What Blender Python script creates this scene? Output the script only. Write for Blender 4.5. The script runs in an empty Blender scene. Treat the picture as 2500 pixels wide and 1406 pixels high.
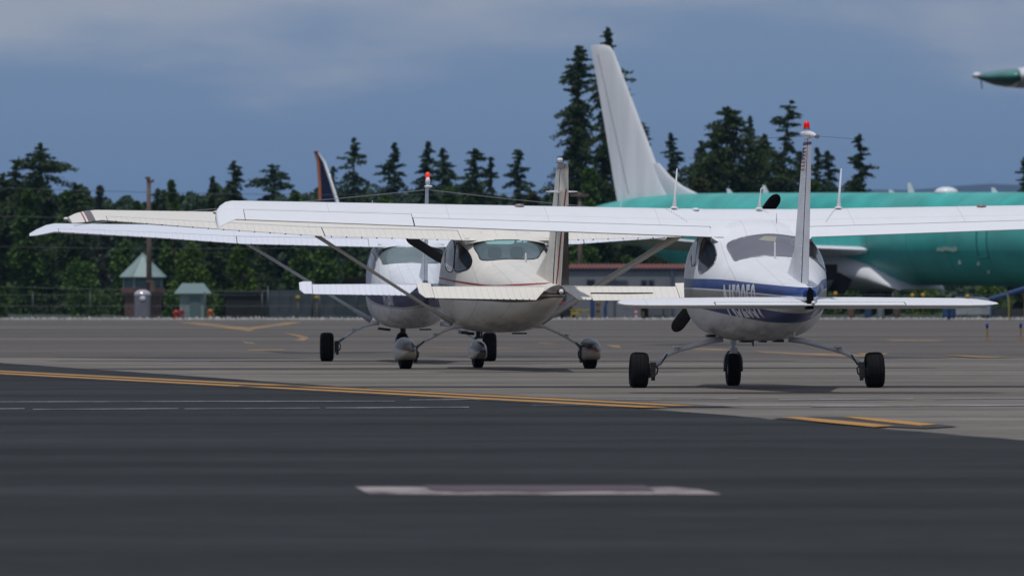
import bpy, bmesh, math, random
import numpy as np
from mathutils import Vector, Matrix
from mathutils.bvhtree import BVHTree
R = math.radians
sc = bpy.context.scene
C = sc.collection

# ------------------------------------------------------------------ camera, sky, sun, exposure
F = 20000.0          # focal length in photograph pixels (2500 px wide)
HZ = 719.0           # horizon row
CH = 0.94            # camera height
cam_d = bpy.data.cameras.new('camera')
cam = bpy.data.objects.new('camera', cam_d)
C.objects.link(cam)
cam.location = (0, 0, CH)
cam.rotation_euler = (R(90) + math.atan((HZ - 703) / F), 0, 0)
cam_d.sensor_width = 36.0
cam_d.lens = 36.0 * F / 2500.0
cam_d.clip_start = 1.0
cam_d.clip_end = 40000.0
cam_d.dof.use_dof = True
cam_d.dof.focus_distance = 86.0
cam_d.dof.aperture_fstop = 8.0
sc.camera = cam

SUN_EL, SUN_AZ = 70.0, 200.0      # azimuth measured clockwise from +Y (the view direction)
world = bpy.data.worlds.new('World')
sc.world = world
world.use_nodes = True
wn, wl = world.node_tree.nodes, world.node_tree.links
wn.clear()
def wnode(t, **k):
    n = wn.new(t)
    for a, b in k.items():
        setattr(n, a, b)
    return n
sky = wnode('ShaderNodeTexSky', sky_type='NISHITA', sun_disc=False)
sky.sun_elevation = R(SUN_EL); sky.sun_rotation = R(SUN_AZ)
sky.altitude = 100; sky.air_density = 1.0; sky.dust_density = 1.0
bg1 = wnode('ShaderNodeBackground'); bg1.inputs[1].default_value = 0.07
wl.new(sky.outputs[0], bg1.inputs[0])
geo = wnode('ShaderNodeTexCoord')
mp = wnode('ShaderNodeMapping'); mp.inputs['Scale'].default_value = (13, 13, 50); mp.inputs['Location'].default_value = (3.1, 0.4, 1.35)
wl.new(geo.outputs['Generated'], mp.inputs[0])
nz = wnode('ShaderNodeTexNoise'); nz.inputs['Scale'].default_value = 1.0; nz.inputs['Detail'].default_value = 7; nz.inputs['Roughness'].default_value = 0.52
wl.new(mp.outputs[0], nz.inputs['Vector'])
sep = wnode('ShaderNodeSeparateXYZ'); wl.new(geo.outputs['Generated'], sep.inputs[0])
# clouds thin out towards the horizon
mr = wnode('ShaderNodeMapRange'); mr.inputs[1].default_value = 0.018; mr.inputs[2].default_value = 0.038; mr.inputs[3].default_value = -0.16; mr.inputs[4].default_value = 0.14
wl.new(sep.outputs[2], mr.inputs[0])
ad = wnode('ShaderNodeMath', operation='ADD'); wl.new(nz.outputs[0], ad.inputs[0]); wl.new(mr.outputs[0], ad.inputs[1])
cr = wnode('ShaderNodeMapRange', interpolation_type='SMOOTHSTEP'); cr.inputs[1].default_value = 0.40; cr.inputs[2].default_value = 0.64
wl.new(ad.outputs[0], cr.inputs[0])
hz = wnode('ShaderNodeMapRange'); hz.inputs[1].default_value = 0.0; hz.inputs[2].default_value = 0.03
wl.new(sep.outputs[2], hz.inputs[0])
blue = wnode('ShaderNodeMix', data_type='RGBA')
blue.inputs[6].default_value = (0.096, 0.183, 0.365, 1); blue.inputs[7].default_value = (0.165, 0.245, 0.40, 1)
wl.new(hz.outputs[0], blue.inputs[0])
cl = wnode('ShaderNodeMix', data_type='RGBA'); cl.inputs[7].default_value = (0.34, 0.375, 0.465, 1)
wl.new(cr.outputs[0], cl.inputs[0]); wl.new(blue.outputs[2], cl.inputs[6])
# the overcast brightens smoothly towards the zenith, as real cloud decks do
up = wnode('ShaderNodeMapRange', interpolation_type='SMOOTHSTEP'); up.inputs[1].default_value = 0.04; up.inputs[2].default_value = 0.9; up.inputs[3].default_value = 1.0; up.inputs[4].default_value = 1.0
wl.new(sep.outputs[2], up.inputs[0])
bg2 = wnode('ShaderNodeBackground'); wl.new(cl.outputs[2], bg2.inputs[0]); wl.new(up.outputs[0], bg2.inputs[1])
ms = wnode('ShaderNodeMixShader'); ms.inputs[0].default_value = 0.93
wl.new(bg1.outputs[0], ms.inputs[1]); wl.new(bg2.outputs[0], ms.inputs[2])
wo = wnode('ShaderNodeOutputWorld'); wl.new(ms.outputs[0], wo.inputs[0])

sd = bpy.data.lights.new('sun', 'SUN'); sd.energy = 2.2; sd.angle = R(1.2); sd.color = (1.0, 0.965, 0.92)
so = bpy.data.objects.new('sun', sd); C.objects.link(so)
az, el = R(SUN_AZ), R(SUN_EL)
sdir = Vector((math.sin(az) * math.cos(el), math.cos(az) * math.cos(el), math.sin(el)))
so.rotation_euler = sdir.to_track_quat('Z', 'Y').to_euler()
so.location = (0, 0, 200)
sc.view_settings.view_transform = 'Standard'; sc.view_settings.look = 'None'
sc.view_settings.exposure = 0.0; sc.view_settings.gamma = 1.0; sc.view_settings.use_curve_mapping = False

# ------------------------------------------------------------------ helpers
def tag(o, label=None, cat=None, group=None, kind=None):
    if label: o['label'] = label
    if cat: o['category'] = cat
    if group: o['group'] = group
    if kind: o['kind'] = kind
    return o
def empty(name, loc=(0, 0, 0), rz=0, label=None, cat=None, group=None):
    o = bpy.data.objects.new(name, None); C.objects.link(o)
    o.location = loc; o.rotation_euler = (0, 0, rz)
    o.empty_display_size = 0.2
    return tag(o, label, cat, group)
def G(u, v, z=0.0):
    """point of the ground seen at photograph pixel u, v"""
    d = F * (CH - z) / (v - HZ)
    return Vector(((u - 1250) / F * d, d, z))
def at(u, v, d):
    """point at distance d seen at photograph pixel u, v"""
    return Vector(((u - 1250) / F * d, d, CH + (HZ - v) / F * d))

class MB:
    def __init__(s): s.v = []; s.f = []; s.m = []
    def add(s, vs, fs, mi=0):
        b = len(s.v); s.v += [tuple(p) for p in vs]
        s.f += [tuple(b + i for i in f) for f in fs]; s.m += [mi] * len(fs)
        return s
    def box(s, c, d, rz=0, mi=0, ry=0, rx=0):
        m = Matrix.Translation(c) @ Matrix.Rotation(rz, 4, 'Z') @ Matrix.Rotation(ry, 4, 'Y') @ Matrix.Rotation(rx, 4, 'X')
        vs = [m @ Vector((x * d[0] / 2, y * d[1] / 2, z * d[2] / 2)) for x in (-1, 1) for y in (-1, 1) for z in (-1, 1)]
        return s.add(vs, [(0, 1, 3, 2), (4, 6, 7, 5), (0, 4, 5, 1), (2, 3, 7, 6), (0, 2, 6, 4), (1, 5, 7, 3)], mi)
    def loft(s, rings, cap0=True, cap1=True, closed=True, mi=0):
        n = len(rings[0]); vs = [p for r in rings for p in r]; fs = []
        for i in range(len(rings) - 1):
            for j in range(n if closed else n - 1):
                k = (j + 1) % n
                fs.append((i * n + j, i * n + k, (i + 1) * n + k, (i + 1) * n + j))
        if cap0: fs.append(tuple(range(n))[::-1])
        if cap1: fs.append(tuple((len(rings) - 1) * n + j for j in range(n)))
        return s.add(vs, fs, mi)
    def tube(s, pts, r, n=8, mi=0, flat=1.0, cap=True):
        pts = [Vector(p) for p in pts]; rings = []
        rr = r if isinstance(r, (list, tuple)) else [r] * len(pts)
        for i, p in enumerate(pts):
            t = (pts[min(i + 1, len(pts) - 1)] - pts[max(i - 1, 0)]).normalized()
            a = Vector((0, 1, 0)) if abs(t.y) < 0.9 else Vector((0, 0, 1))
            x = t.cross(a).normalized(); y = x.cross(t).normalized()
            rings.append([p + x * math.cos(q) * rr[i] + y * math.sin(q) * rr[i] * flat for q in [2 * math.pi * k / n for k in range(n)]])
        return s.loft(rings, cap, cap, mi=mi)
    def lathe(s, prof, c, axis='X', n=24, mi=0):
        """prof: (offset along axis, radius)"""
        rings = []
        for o, r in prof:
            ring = []
            for k in range(n):
                q = 2 * math.pi * k / n
                a, b = math.cos(q) * r, math.sin(q) * r
                p = {'X': (o, a, b), 'Y': (a, o, b), 'Z': (a, b, o)}[axis]
                ring.append(Vector(c) + Vector(p))
            rings.append(ring)
        return s.loft(rings, True, True, mi=mi)
    def ball(s, c, r, n=10, mi=0):
        r = r if isinstance(r, (tuple, list)) else (r, r, r)
        rings = [[Vector((c[0] + r[0] * math.cos(q) * math.cos(e), c[1] + r[1] * math.sin(q) * math.cos(e), c[2] + r[2] * math.sin(e)))
                  for q in [2 * math.pi * k / n for k in range(n)]] for e in [math.pi * (i / n - .5) for i in range(1, n)]]
        return s.loft(rings, True, True, mi=mi)
    def build(s, name, mats, parent=None, smooth=False, kind=None, label=None, auto=None, bevel=0):
        me = bpy.data.meshes.new(name); me.from_pydata(s.v, [], s.f)
        mats = mats if isinstance(mats, (list, tuple)) else [mats]
        for m in mats: me.materials.append(m)
        if len(mats) > 1: me.polygons.foreach_set('material_index', s.m)
        bm = bmesh.new(); bm.from_mesh(me); bmesh.ops.recalc_face_normals(bm, faces=bm.faces); bm.to_mesh(me); bm.free()
        if smooth or auto: me.polygons.foreach_set('use_smooth', [True] * len(me.polygons))
        if auto:
            me.set_sharp_from_angle(angle=R(auto))
        o = bpy.data.objects.new(name, me); C.objects.link(o)
        if parent: o.parent = parent
        if kind: o['kind'] = kind
        if label: o['label'] = label
        if bevel:
            b = o.modifiers.new('bevel', 'BEVEL'); b.width = bevel; b.segments = 2; b.limit_method = 'ANGLE'
        return o

def nt(name):
    m = bpy.data.materials.new(name); m.use_nodes = True
    return m, m.node_tree.nodes, m.node_tree.links, m.node_tree.nodes['Principled BSDF']
def mat(name, col, rough=0.5, metal=0.0, noise=0.0, nscale=5.0, coat=0.0, bump=0.0, spec=0.5, emit=None, stretch=(1, 1, 1), det=4):
    m, n, l, b = nt(name)
    b.inputs['Base Color'].default_value = (*col, 1); b.inputs['Roughness'].default_value = rough
    b.inputs['Metallic'].default_value = metal; b.inputs['Coat Weight'].default_value = coat
    b.inputs['Specular IOR Level'].default_value = spec; b.inputs['Coat Roughness'].default_value = 0.08
    if emit: b.inputs['Emission Color'].default_value = (*emit[:3], 1); b.inputs['Emission Strength'].default_value = emit[3]
    if noise or bump:
        tc = n.new('ShaderNodeTexCoord'); mpn = n.new('ShaderNodeMapping'); mpn.inputs['Scale'].default_value = stretch
        l.new(tc.outputs['Object'], mpn.inputs[0])
        t = n.new('ShaderNodeTexNoise'); t.inputs['Scale'].default_value = nscale; t.inputs['Detail'].default_value = det
        l.new(mpn.outputs[0], t.inputs['Vector'])
        if noise:
            mx = n.new('ShaderNodeMix'); mx.data_type = 'RGBA'
            mx.inputs[6].default_value = (*[c * (1 - noise) for c in col], 1); mx.inputs[7].default_value = (*[min(1, c * (1 + noise)) for c in col], 1)
            cr_ = n.new('ShaderNodeMapRange'); cr_.inputs[1].default_value = 0.3; cr_.inputs[2].default_value = 0.7
            l.new(t.outputs[0], cr_.inputs[0]); l.new(cr_.outputs[0], mx.inputs[0]); l.new(mx.outputs[2], b.inputs['Base Color'])
        if bump:
            bp = n.new('ShaderNodeBump'); bp.inputs['Strength'].default_value = bump; bp.inputs['Distance'].default_value = 0.02
            l.new(t.outputs[0], bp.inputs['Height']); l.new(bp.outputs[0], b.inputs['Normal'])
    return m

def paint(name, base, bands=(), rough=0.28, coat=0.5, dirt=0.12, lines=(), rib=None, dirt_col=(0.25, 0.22, 0.18), belly=None, xlines=(), spec=.14):
    """gloss paint in object space. bands: (colour, 'yz' or 'zy', lower curve, upper curve).
    lines: panel seams at y; xlines: seams at |x|; rib: pitch of pressed ribs across x"""
    m, n, l, b = nt(name)
    tc = n.new('ShaderNodeTexCoord'); sp = n.new('ShaderNodeSeparateXYZ'); l.new(tc.outputs['Object'], sp.inputs[0])
    def M(op, a, b_=None, c_=None):
        k = n.new('ShaderNodeMath'); k.operation = op
        for i, q in enumerate((a, b_, c_)):
            if q is None: continue
            if isinstance(q, (int, float)): k.inputs[i].default_value = q
            else: l.new(q, k.inputs[i])
        return k.outputs[0]
    def curve(src, pts, lo, hi):
        """piecewise-linear value of pts at src"""
        fc = n.new('ShaderNodeFloatCurve'); cm = fc.mapping; cv = cm.curves[0]
        xs = [p[0] for p in pts]; ys = [p[1] for p in pts]
        x0, x1 = min(xs), max(xs)
        t = n.new('ShaderNodeMapRange'); t.inputs[1].default_value = x0; t.inputs[2].default_value = x1; l.new(src, t.inputs[0])
        q = sorted(((x - x0) / (x1 - x0), (y - lo) / (hi - lo)) for x, y in pts)
        cv.points[0].location = q[0]; cv.points[1].location = q[-1]
        for p in q[1:-1]: cv.points.new(*p)
        cm.update()
        l.new(t.outputs[0], fc.inputs['Value'])
        return M('MULTIPLY_ADD', fc.outputs[0], hi - lo, lo)
    col = n.new('ShaderNodeRGB'); col.outputs[0].default_value = (*base, 1); cur = col.outputs[0]
    def mix(fac, c):
        nonlocal cur
        mx = n.new('ShaderNodeMix'); mx.data_type = 'RGBA'; l.new(fac, mx.inputs[0]); l.new(cur, mx.inputs[6])
        if isinstance(c, tuple): mx.inputs[7].default_value = (*c, 1)
        else: l.new(c, mx.inputs[7])
        cur = mx.outputs[2]
    for c, ax, lo, hi in bands:
        a, v = (sp.outputs[1], sp.outputs[2]) if ax == 'yz' else (sp.outputs[2], sp.outputs[1])
        rng = (0, 3) if ax == 'yz' else (-7, 4)
        m1 = M('GREATER_THAN', v, curve(a, lo, *rng)); m2 = M('LESS_THAN', v, curve(a, hi, *rng))
        x0 = min(p[0] for p in lo); x1 = max(p[0] for p in lo)
        m3 = M('MULTIPLY', M('GREATER_THAN', a, x0), M('LESS_THAN', a, x1))
        mix(M('MULTIPLY', M('MULTIPLY', m1, m2), m3), c)
    for y0 in lines:
        mix(M('MULTIPLY', M('LESS_THAN', M('ABSOLUTE', M('SUBTRACT', sp.outputs[1], y0)), 0.0035), 0.45), (0.05, 0.05, 0.05))
    for x0 in xlines:
        mix(M('MULTIPLY', M('LESS_THAN', M('ABSOLUTE', M('SUBTRACT', M('ABSOLUTE', sp.outputs[0]), x0)), 0.004), 0.22), (0.08, 0.08, 0.08))
    tn = n.new('ShaderNodeTexNoise'); tn.inputs['Scale'].default_value = 3.2; tn.inputs['Detail'].default_value = 6; tn.inputs['Roughness'].default_value = 0.6
    mp_ = n.new('ShaderNodeMapping'); mp_.inputs['Scale'].default_value = (1.3, 0.5, 2.2); l.new(tc.outputs['Object'], mp_.inputs[0]); l.new(mp_.outputs[0], tn.inputs['Vector'])
    dr = n.new('ShaderNodeMapRange'); dr.inputs[1].default_value = 0.45; dr.inputs[2].default_value = 0.8; dr.inputs[4].default_value = dirt * 2; l.new(tn.outputs[0], dr.inputs[0])
    mix(dr.outputs[0], dirt_col)
    if belly:   # oil and exhaust grime low on the hull
        bz = n.new('ShaderNodeMapRange'); bz.inputs[1].default_value = belly; bz.inputs[2].default_value = belly - 0.25; bz.inputs[4].default_value = 1.0; l.new(sp.outputs[2], bz.inputs[0])
        t2 = n.new('ShaderNodeTexNoise'); t2.inputs['Scale'].default_value = 9; t2.inputs['Detail'].default_value = 5
        mp2 = n.new('ShaderNodeMapping'); mp2.inputs['Scale'].default_value = (1.5, 0.18, 1); l.new(tc.outputs['Object'], mp2.inputs[0]); l.new(mp2.outputs[0], t2.inputs['Vector'])
        d2 = n.new('ShaderNodeMapRange'); d2.inputs[1].default_value = 0.34; d2.inputs[2].default_value = 0.80; d2.inputs[4].default_value = 0.8; l.new(t2.outputs[0], d2.inputs[0])
        mix(M('MULTIPLY', bz.outputs[0], d2.outputs[0]), (0.10, 0.085, 0.07))
    hgt = None
    if rib:
        fr = M('FRACT', M('DIVIDE', sp.outputs[0], rib))
        ln = M('LESS_THAN', M('ABSOLUTE', M('SUBTRACT', fr, 0.5)), 0.05)
        mix(M('MULTIPLY', ln, 0.22), (0.22, 0.21, 0.19))
        hgt = M('ABSOLUTE', M('SUBTRACT', fr, 0.5))
    l.new(cur, b.inputs['Base Color'])
    rr = n.new('ShaderNodeMapRange'); rr.inputs[3].default_value = rough * 0.8; rr.inputs[4].default_value = rough * 1.5; l.new(tn.outputs[0], rr.inputs[0]); l.new(rr.outputs[0], b.inputs['Roughness'])
    b.inputs['Coat Weight'].default_value = 0.0; b.inputs['Specular IOR Level'].default_value = spec
    bp = n.new('ShaderNodeBump'); bp.inputs['Strength'].default_value = 0.35; bp.inputs['Distance'].default_value = 0.02
    t3 = n.new('ShaderNodeTexNoise'); t3.inputs['Scale'].default_value = 2.6; t3.inputs['Detail'].default_value = 1; l.new(tc.outputs['Object'], t3.inputs['Vector'])
    l.new(M('ADD', M('MULTIPLY', hgt, 0.25), t3.outputs[0]) if hgt else t3.outputs[0], bp.inputs['Height'])
    l.new(bp.outputs[0], b.inputs['Normal']); l.new(bp.outputs[0], b.inputs['Coat Normal'])
    return m

WHITE = (0.75, 0.765, 0.80); CREAM = (0.73, 0.70, 0.64)
BLUE = (0.008, 0.04, 0.20); NAVY = (0.015, 0.025, 0.12); BROWN = (0.045, 0.028, 0.022); RED = (0.30, 0.012, 0.012)
rubber = mat('rubber', (0.007, 0.007, 0.008), 0.85, noise=0.3, nscale=14, spec=0.2)
steel = mat('steel', (0.30, 0.30, 0.31), 0.35, 0.9)
darkmetal = mat('dark_metal', (0.03, 0.03, 0.032), 0.5, 0.4, noise=0.4, nscale=30)
black = mat('black', (0.004, 0.004, 0.005), 0.8, spec=.1)
seam = mat('seam', (0.006, 0.006, 0.008), 0.9, spec=.1)
propmat = mat('propeller_black', (0.004, 0.004, 0.005), 0.8, spec=.12)
redlens = mat('red_lens', (0.65, 0.008, 0.004), 0.15, emit=(0.8, 0.01, 0.0, 0.25))
redlit = mat('red_lens_lit', (0.8, 0.03, 0.01), 0.15, emit=(1.0, 0.06, 0.01, .45))
clearlens = mat('clear_lens', (0.75, 0.75, 0.76), 0.1)
glass1 = mat('smoked_window', (0.125, 0.12, 0.145), 0.12, spec=0.5, noise=0.15, nscale=2)
glass2 = mat('tinted_window', (0.075, 0.115, 0.125), 0.1, spec=0.5, noise=0.25, nscale=3)
glass3 = mat('pale_window', (0.14, 0.19, 0.20), 0.12, spec=0.5, noise=0.15, nscale=3)
sideglass = mat('side_window', (0.005, 0.012, 0.022), 0.08, spec=0.22)
silver = mat('bare_metal_edge', (0.30, 0.31, 0.33), 0.3, 0.5)

# ------------------------------------------------------------------ ground
def ground_mat(name, c1, c2, scale=0.35, rough=0.85, streak=1.0, crack=True, spots=0.0):
    m, n, l, b = nt(name)
    tc = n.new('ShaderNodeTexCoord')
    def noise(s, st, d=8, r=0.6):
        q = n.new('ShaderNodeMapping'); q.inputs['Scale'].default_value = st; l.new(tc.outputs['Object'], q.inputs[0])
        t = n.new('ShaderNodeTexNoise'); t.inputs['Scale'].default_value = s; t.inputs['Detail'].default_value = d; t.inputs['Roughness'].default_value = r
        l.new(q.outputs[0], t.inputs['Vector']); return t.outputs[0]
    mx = n.new('ShaderNodeMix'); mx.data_type = 'RGBA'; mx.inputs[6].default_value = (*c1, 1); mx.inputs[7].default_value = (*c2, 1)
    r1 = n.new('ShaderNodeMapRange'); r1.inputs[1].default_value = 0.32; r1.inputs[2].default_value = 0.68
    l.new(noise(scale, (.28, 1.0, 1)), r1.inputs[0]); l.new(r1.outputs[0], mx.inputs[0])
    # fine aggregate
    m2 = n.new('ShaderNodeMix'); m2.data_type = 'RGBA'; m2.blend_type = 'MULTIPLY'; m2.inputs[0].default_value = 1.0
    r2 = n.new('ShaderNodeMapRange'); r2.inputs[1].default_value = 0.25; r2.inputs[2].default_value = 0.75; r2.inputs[3].default_value = 0.62; r2.inputs[4].default_value = 1.35
    l.new(noise(2.2, (.8, 1.0, 1), 9, 0.8), r2.inputs[0])
    cb = n.new('ShaderNodeCombineColor')
    for i in range(3): l.new(r2.outputs[0], cb.inputs[i])
    l.new(mx.outputs[2], m2.inputs[6]); l.new(cb.outputs[0], m2.inputs[7]); cur = m2.outputs[2]
    # dark cross stains (tyre wear, sealed joints)
    r3 = n.new('ShaderNodeMapRange'); r3.inputs[1].default_value = 0.60; r3.inputs[2].default_value = 0.72; r3.inputs[4].default_value = 0.55 * streak
    l.new(noise(0.3, (0.16, 1.3, 1), 5), r3.inputs[0])
    m3 = n.new('ShaderNodeMix'); m3.data_type = 'RGBA'; l.new(r3.outputs[0], m3.inputs[0]); l.new(cur, m3.inputs[6]); m3.inputs[7].default_value = (*[c * 0.55 for c in c1], 1)
    l.new(m3.outputs[2], b.inputs['Base Color']); b.inputs['Roughness'].default_value = rough; b.inputs['Specular IOR Level'].default_value = 0.1
    bp = n.new('ShaderNodeBump'); bp.inputs['Strength'].default_value = 0.25; bp.inputs['Distance'].default_value = 0.01
    l.new(noise(30, (1, 1, 1), 4), bp.inputs['Height']); l.new(bp.outputs[0], b.inputs['Normal'])
    return m
def sheet(name, pts, m, z, kind='structure'):
    b = MB(); b.add([(p[0], p[1], z) for p in pts], [tuple(range(len(pts)))])
    o = b.build(name, m); 
    if o.data.polygons[0].normal.z < 0: o.data.flip_normals()
    o['kind'] = kind
    return o
earth = mat('earth', (0.03, 0.04, 0.022), 0.95, noise=0.4, nscale=0.1)
sheet('ground', [(-2450, -290), (2450, -290), (2450, 4950), (-2450, 4950)], earth, -0.03)
apron_far = ground_mat('old_asphalt', (0.075, 0.068, 0.062), (0.142, 0.130, 0.119), 0.09)
apron_mid = ground_mat('worn_concrete', (0.095, 0.086, 0.078), (0.215, 0.196, 0.176), 0.35)
apron_near = ground_mat('dark_asphalt', (0.0145, 0.0160, 0.0172), (0.036, 0.0385, 0.041), 0.4, streak=0.9)
E = lambda v: F * CH / (v - HZ)
far_edge = E(780)
sheet('apron', [(-500, -100), (500, -100), (500, far_edge), (-500, far_edge)], apron_far, 0.0)
dmid = E(876)
rough_edge = [(x, dmid + random.Random(int(x * 7)).uniform(-1.2, 1.2)) for x in np.arange(60, -61, -1.5)]
sheet('taxiway', [(-60, 20), (60, 20)] + rough_edge, apron_mid, 0.004)
edge_px = [(-3500, 847), (0, 887), (450, 918), (870, 948), (1250, 974), (1600, 1002), (1750, 1013), (2100, 1044), (2500, 1077), (4500, 1290)]
edge = [G(u, v) for u, v in edge_px]
ep = []
rnd = random.Random(3)
for a, b in zip(edge[:-1], edge[1:]):
    n_ = max(2, int((a - b).length / 0.6))
    for k in range(n_):
        q = a.lerp(b, k / n_); ep.append((q.x + rnd.uniform(-.02, .02), q.y))
ep.append((edge[-1].x, edge[-1].y))
sheet('road', ep + [(60, -60), (-90, -60), (-90, edge[0].y)], apron_near, 0.008)
def worn(name, c, thr=0.42, sc_=3.0, under=(0.07, 0.07, 0.07)):
    m, n, l, b = nt(name)
    tc = n.new('ShaderNodeTexCoord'); t = n.new('ShaderNodeTexNoise'); t.inputs['Scale'].default_value = sc_; t.inputs['Detail'].default_value = 7; t.inputs['Roughness'].default_value = 0.7
    q = n.new('ShaderNodeMapping'); q.inputs['Scale'].default_value = (1, 0.3, 1); l.new(tc.outputs['Object'], q.inputs[0]); l.new(q.outputs[0], t.inputs['Vector'])
    r_ = n.new('ShaderNodeMapRange'); r_.inputs[1].default_value = thr - .1; r_.inputs[2].default_value = thr + .1; l.new(t.outputs[0], r_.inputs[0])
    mx = n.new('ShaderNodeMix'); mx.data_type = 'RGBA'; mx.inputs[6].default_value = (*under, 1); mx.inputs[7].default_value = (*c, 1)
    l.new(r_.outputs[0], mx.inputs[0]); l.new(mx.outputs[2], b.inputs['Base Color']); b.inputs['Roughness'].default_value = 0.7
    return m
yellow = worn('yellow_line_paint', (0.42, 0.205, 0.03), 0.33, 2.0, (0.16, 0.10, 0.04))
oldyellow = worn('faded_yellow_paint', (0.36, 0.19, 0.045), 0.52, 0.6, (0.10, 0.085, 0.07))
lineblack = mat('black_line_border', (0.028, 0.028, 0.032), 0.8, noise=0.3, nscale=3)
whiteline = worn('white_joint_sealant', (0.33, 0.345, 0.38), 0.5, 1.6, (0.11, 0.11, 0.12))
pinkish = worn('worn_pale_paint', (0.31, 0.265, 0.26), 0.44, 2.2, (0.07, 0.05, 0.06))
purple = worn('stained_paint', (0.075, 0.045, 0.06), 0.38, 3, (0.045, 0.04, 0.045))
def strip(name, a, b, w0, w1, m, z):
    """band between two offsets (metres, positive = beyond the line) of the ground line a-b"""
    n_ = 60; L = (b - a); nrm = Vector((-L.y, L.x, 0)).normalized(); 
    if nrm.y < 0: nrm = -nrm
    r_ = random.Random(int(abs(a.x) * 100)); P = []; Q = []
    for i in range(n_ + 1):
        p = a.lerp(b, i / n_); P.append(p + nrm * (w0 + r_.uniform(-.006, .006))); Q.append(p + nrm * (w1 + r_.uniform(-.006, .006)))
    mb = MB(); vs = P + Q
    mb.add([(p.x, p.y, z) for p in vs], [(i, i + 1, n_ + 2 + i, n_ + 1 + i) for i in range(n_)])
    o = mb.build(name, m); o['kind'] = 'structure'; return o
a0, b0 = G(-900, 868), G(1610, 1003)
strip('line_border', a0, G(1535, 997), -0.16, 0.98, lineblack, 0.012)
strip('yellow_line', a0, G(1560, 999), 0.02, 0.26, yellow, 0.016)
strip('yellow_line', a0, G(1510, 995), 0.46, 0.70, yellow, 0.016)
mbq = MB()
def px_poly(name, pts, m, z):
    return sheet(name, [G(u, v) for u, v in pts], m, z)
px_poly('line_border', [(1880, 1024), (2080, 1041), (2260, 1049), (2340, 1044), (2230, 1033), (2090, 1022), (1990, 1020)], lineblack, 0.012)
px_poly('yellow_line', [(1905, 1022), (2000, 1034), (2134, 1047), (2185, 1044), (2060, 1032), (1960, 1023)], yellow, 0.016)
px_poly('yellow_line', [(2056, 1022), (2140, 1033), (2245, 1044), (2290, 1041), (2190, 1031), (2100, 1023)], yellow, 0.017)
for (u0, u1, v, t) in [(-200, 965, 985, 1.0), (1000, 1230, 980, 1.1), (80, 435, 1003.5, 1.3), (-200, 60, 1003.5, 1.2), (450, 780, 1002, .9), (795, 1145, 1000, 1.4), (1500, 1800, 978, .7),
                       (1900, 2230, 979, .9), (2280, 2560, 977, .9), (1700, 2090, 994, .8), (1980, 2560, 995, 1.5), (1300, 1460, 993, .6)]:
    px_poly('joint_line', [(u0, v), (u1, v - 2), (u1, v - 2 - t), (u0, v - t)], whiteline, 0.014)
# worn paint far out on the apron
for pts in [[(430, 787), (590, 806), (607, 809), (625, 803), (740, 787), (700, 787), (606, 800), (560, 795), (480, 786)],
            [(690, 812), (735, 818), (755, 824), (742, 832), (715, 831), (735, 826), (720, 820)],
            [(590, 833), (618, 836), (625, 840), (600, 839)],
            [(1310, 836), (1340, 837), (1360, 839), (1315, 838)], [(1480, 842), (1510, 843), (1518, 850), (1495, 848)],
            [(1640, 857), (1700, 850), (1760, 852), (1830, 856), (1760, 856), (1690, 853)],
            [(1830, 856), (1960, 861), (2080, 864), (2150, 870), (2050, 871), (1950, 866), (1860, 861)],
            [(2090, 862), (2170, 862), (2160, 866), (2110, 867)], [(2300, 868), (2420, 872), (2500, 874), (2390, 875)],
            [(2150, 829), (2330, 830), (2280, 833), (2180, 832)],
            [(600, 854), (690, 853), (700, 855), (620, 856)], [(900, 846), (1130, 849), (1400, 851), (1180, 852)]]:
    px_poly('faded_marking', pts, oldyellow, 0.003 if max(p[1] for p in pts) < 875 else 0.012)
for pts in [[(640, 856), (760, 860), (1000, 858), (900, 862), (700, 863)], [(120, 872), (430, 876), (760, 874), (420, 871)], [(1560, 842), (1700, 838), (1960, 841), (1750, 845)],
            [(1980, 872), (2200, 876), (2330, 874), (2150, 870)], [(1040, 870), (1220, 867), (1420, 871), (1200, 874)]]:
    px_poly('tar_patch', pts, lineblack, 0.0025)
px_poly('painted_mark', [(866, 1193), (900, 1211), (1140, 1213), (1500, 1212), (1762, 1212), (1705, 1199), (1640, 1194), (1300, 1195)], pinkish, 0.012)
px_poly('painted_mark_stain', [(1030, 1192), (1060, 1203), (1120, 1208), (1200, 1204), (1330, 1207), (1480, 1204), (1600, 1205), (1575, 1192)], purple, 0.016)
# pale stones put in for the heat shimmer along the far apron edge
shimmer_stones = mat('pale_shimmer', (0.42, 0.41, 0.40), 0.8, noise=0.5, nscale=6)
g = MB(); rnd = random.Random(5)
for i in range(5200):
    x = rnd.uniform(-26, 26); y = far_edge + rnd.uniform(-1.5, 5.5); s_ = rnd.uniform(.02, .05) * (1.6 if rnd.random() < .1 else 1)
    c = Vector((x, y, s_ * .4)); q = rnd.uniform(0, 6)
    vs = [c + Vector((math.cos(q + k * 2.1) * s_, math.sin(q + k * 2.1) * s_, -s_ * .4)) for k in range(3)] + [c + Vector((0, 0, s_ * rnd.uniform(.8, 1.6)))]
    g.add(vs, [(0, 1, 3), (1, 2, 3), (2, 0, 3)])
tag(g.build('shimmer_stones', shimmer_stones), 'row of pale stones standing in for heat shimmer along the far edge of the apron', 'shimmer_stones', kind='stuff')

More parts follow.
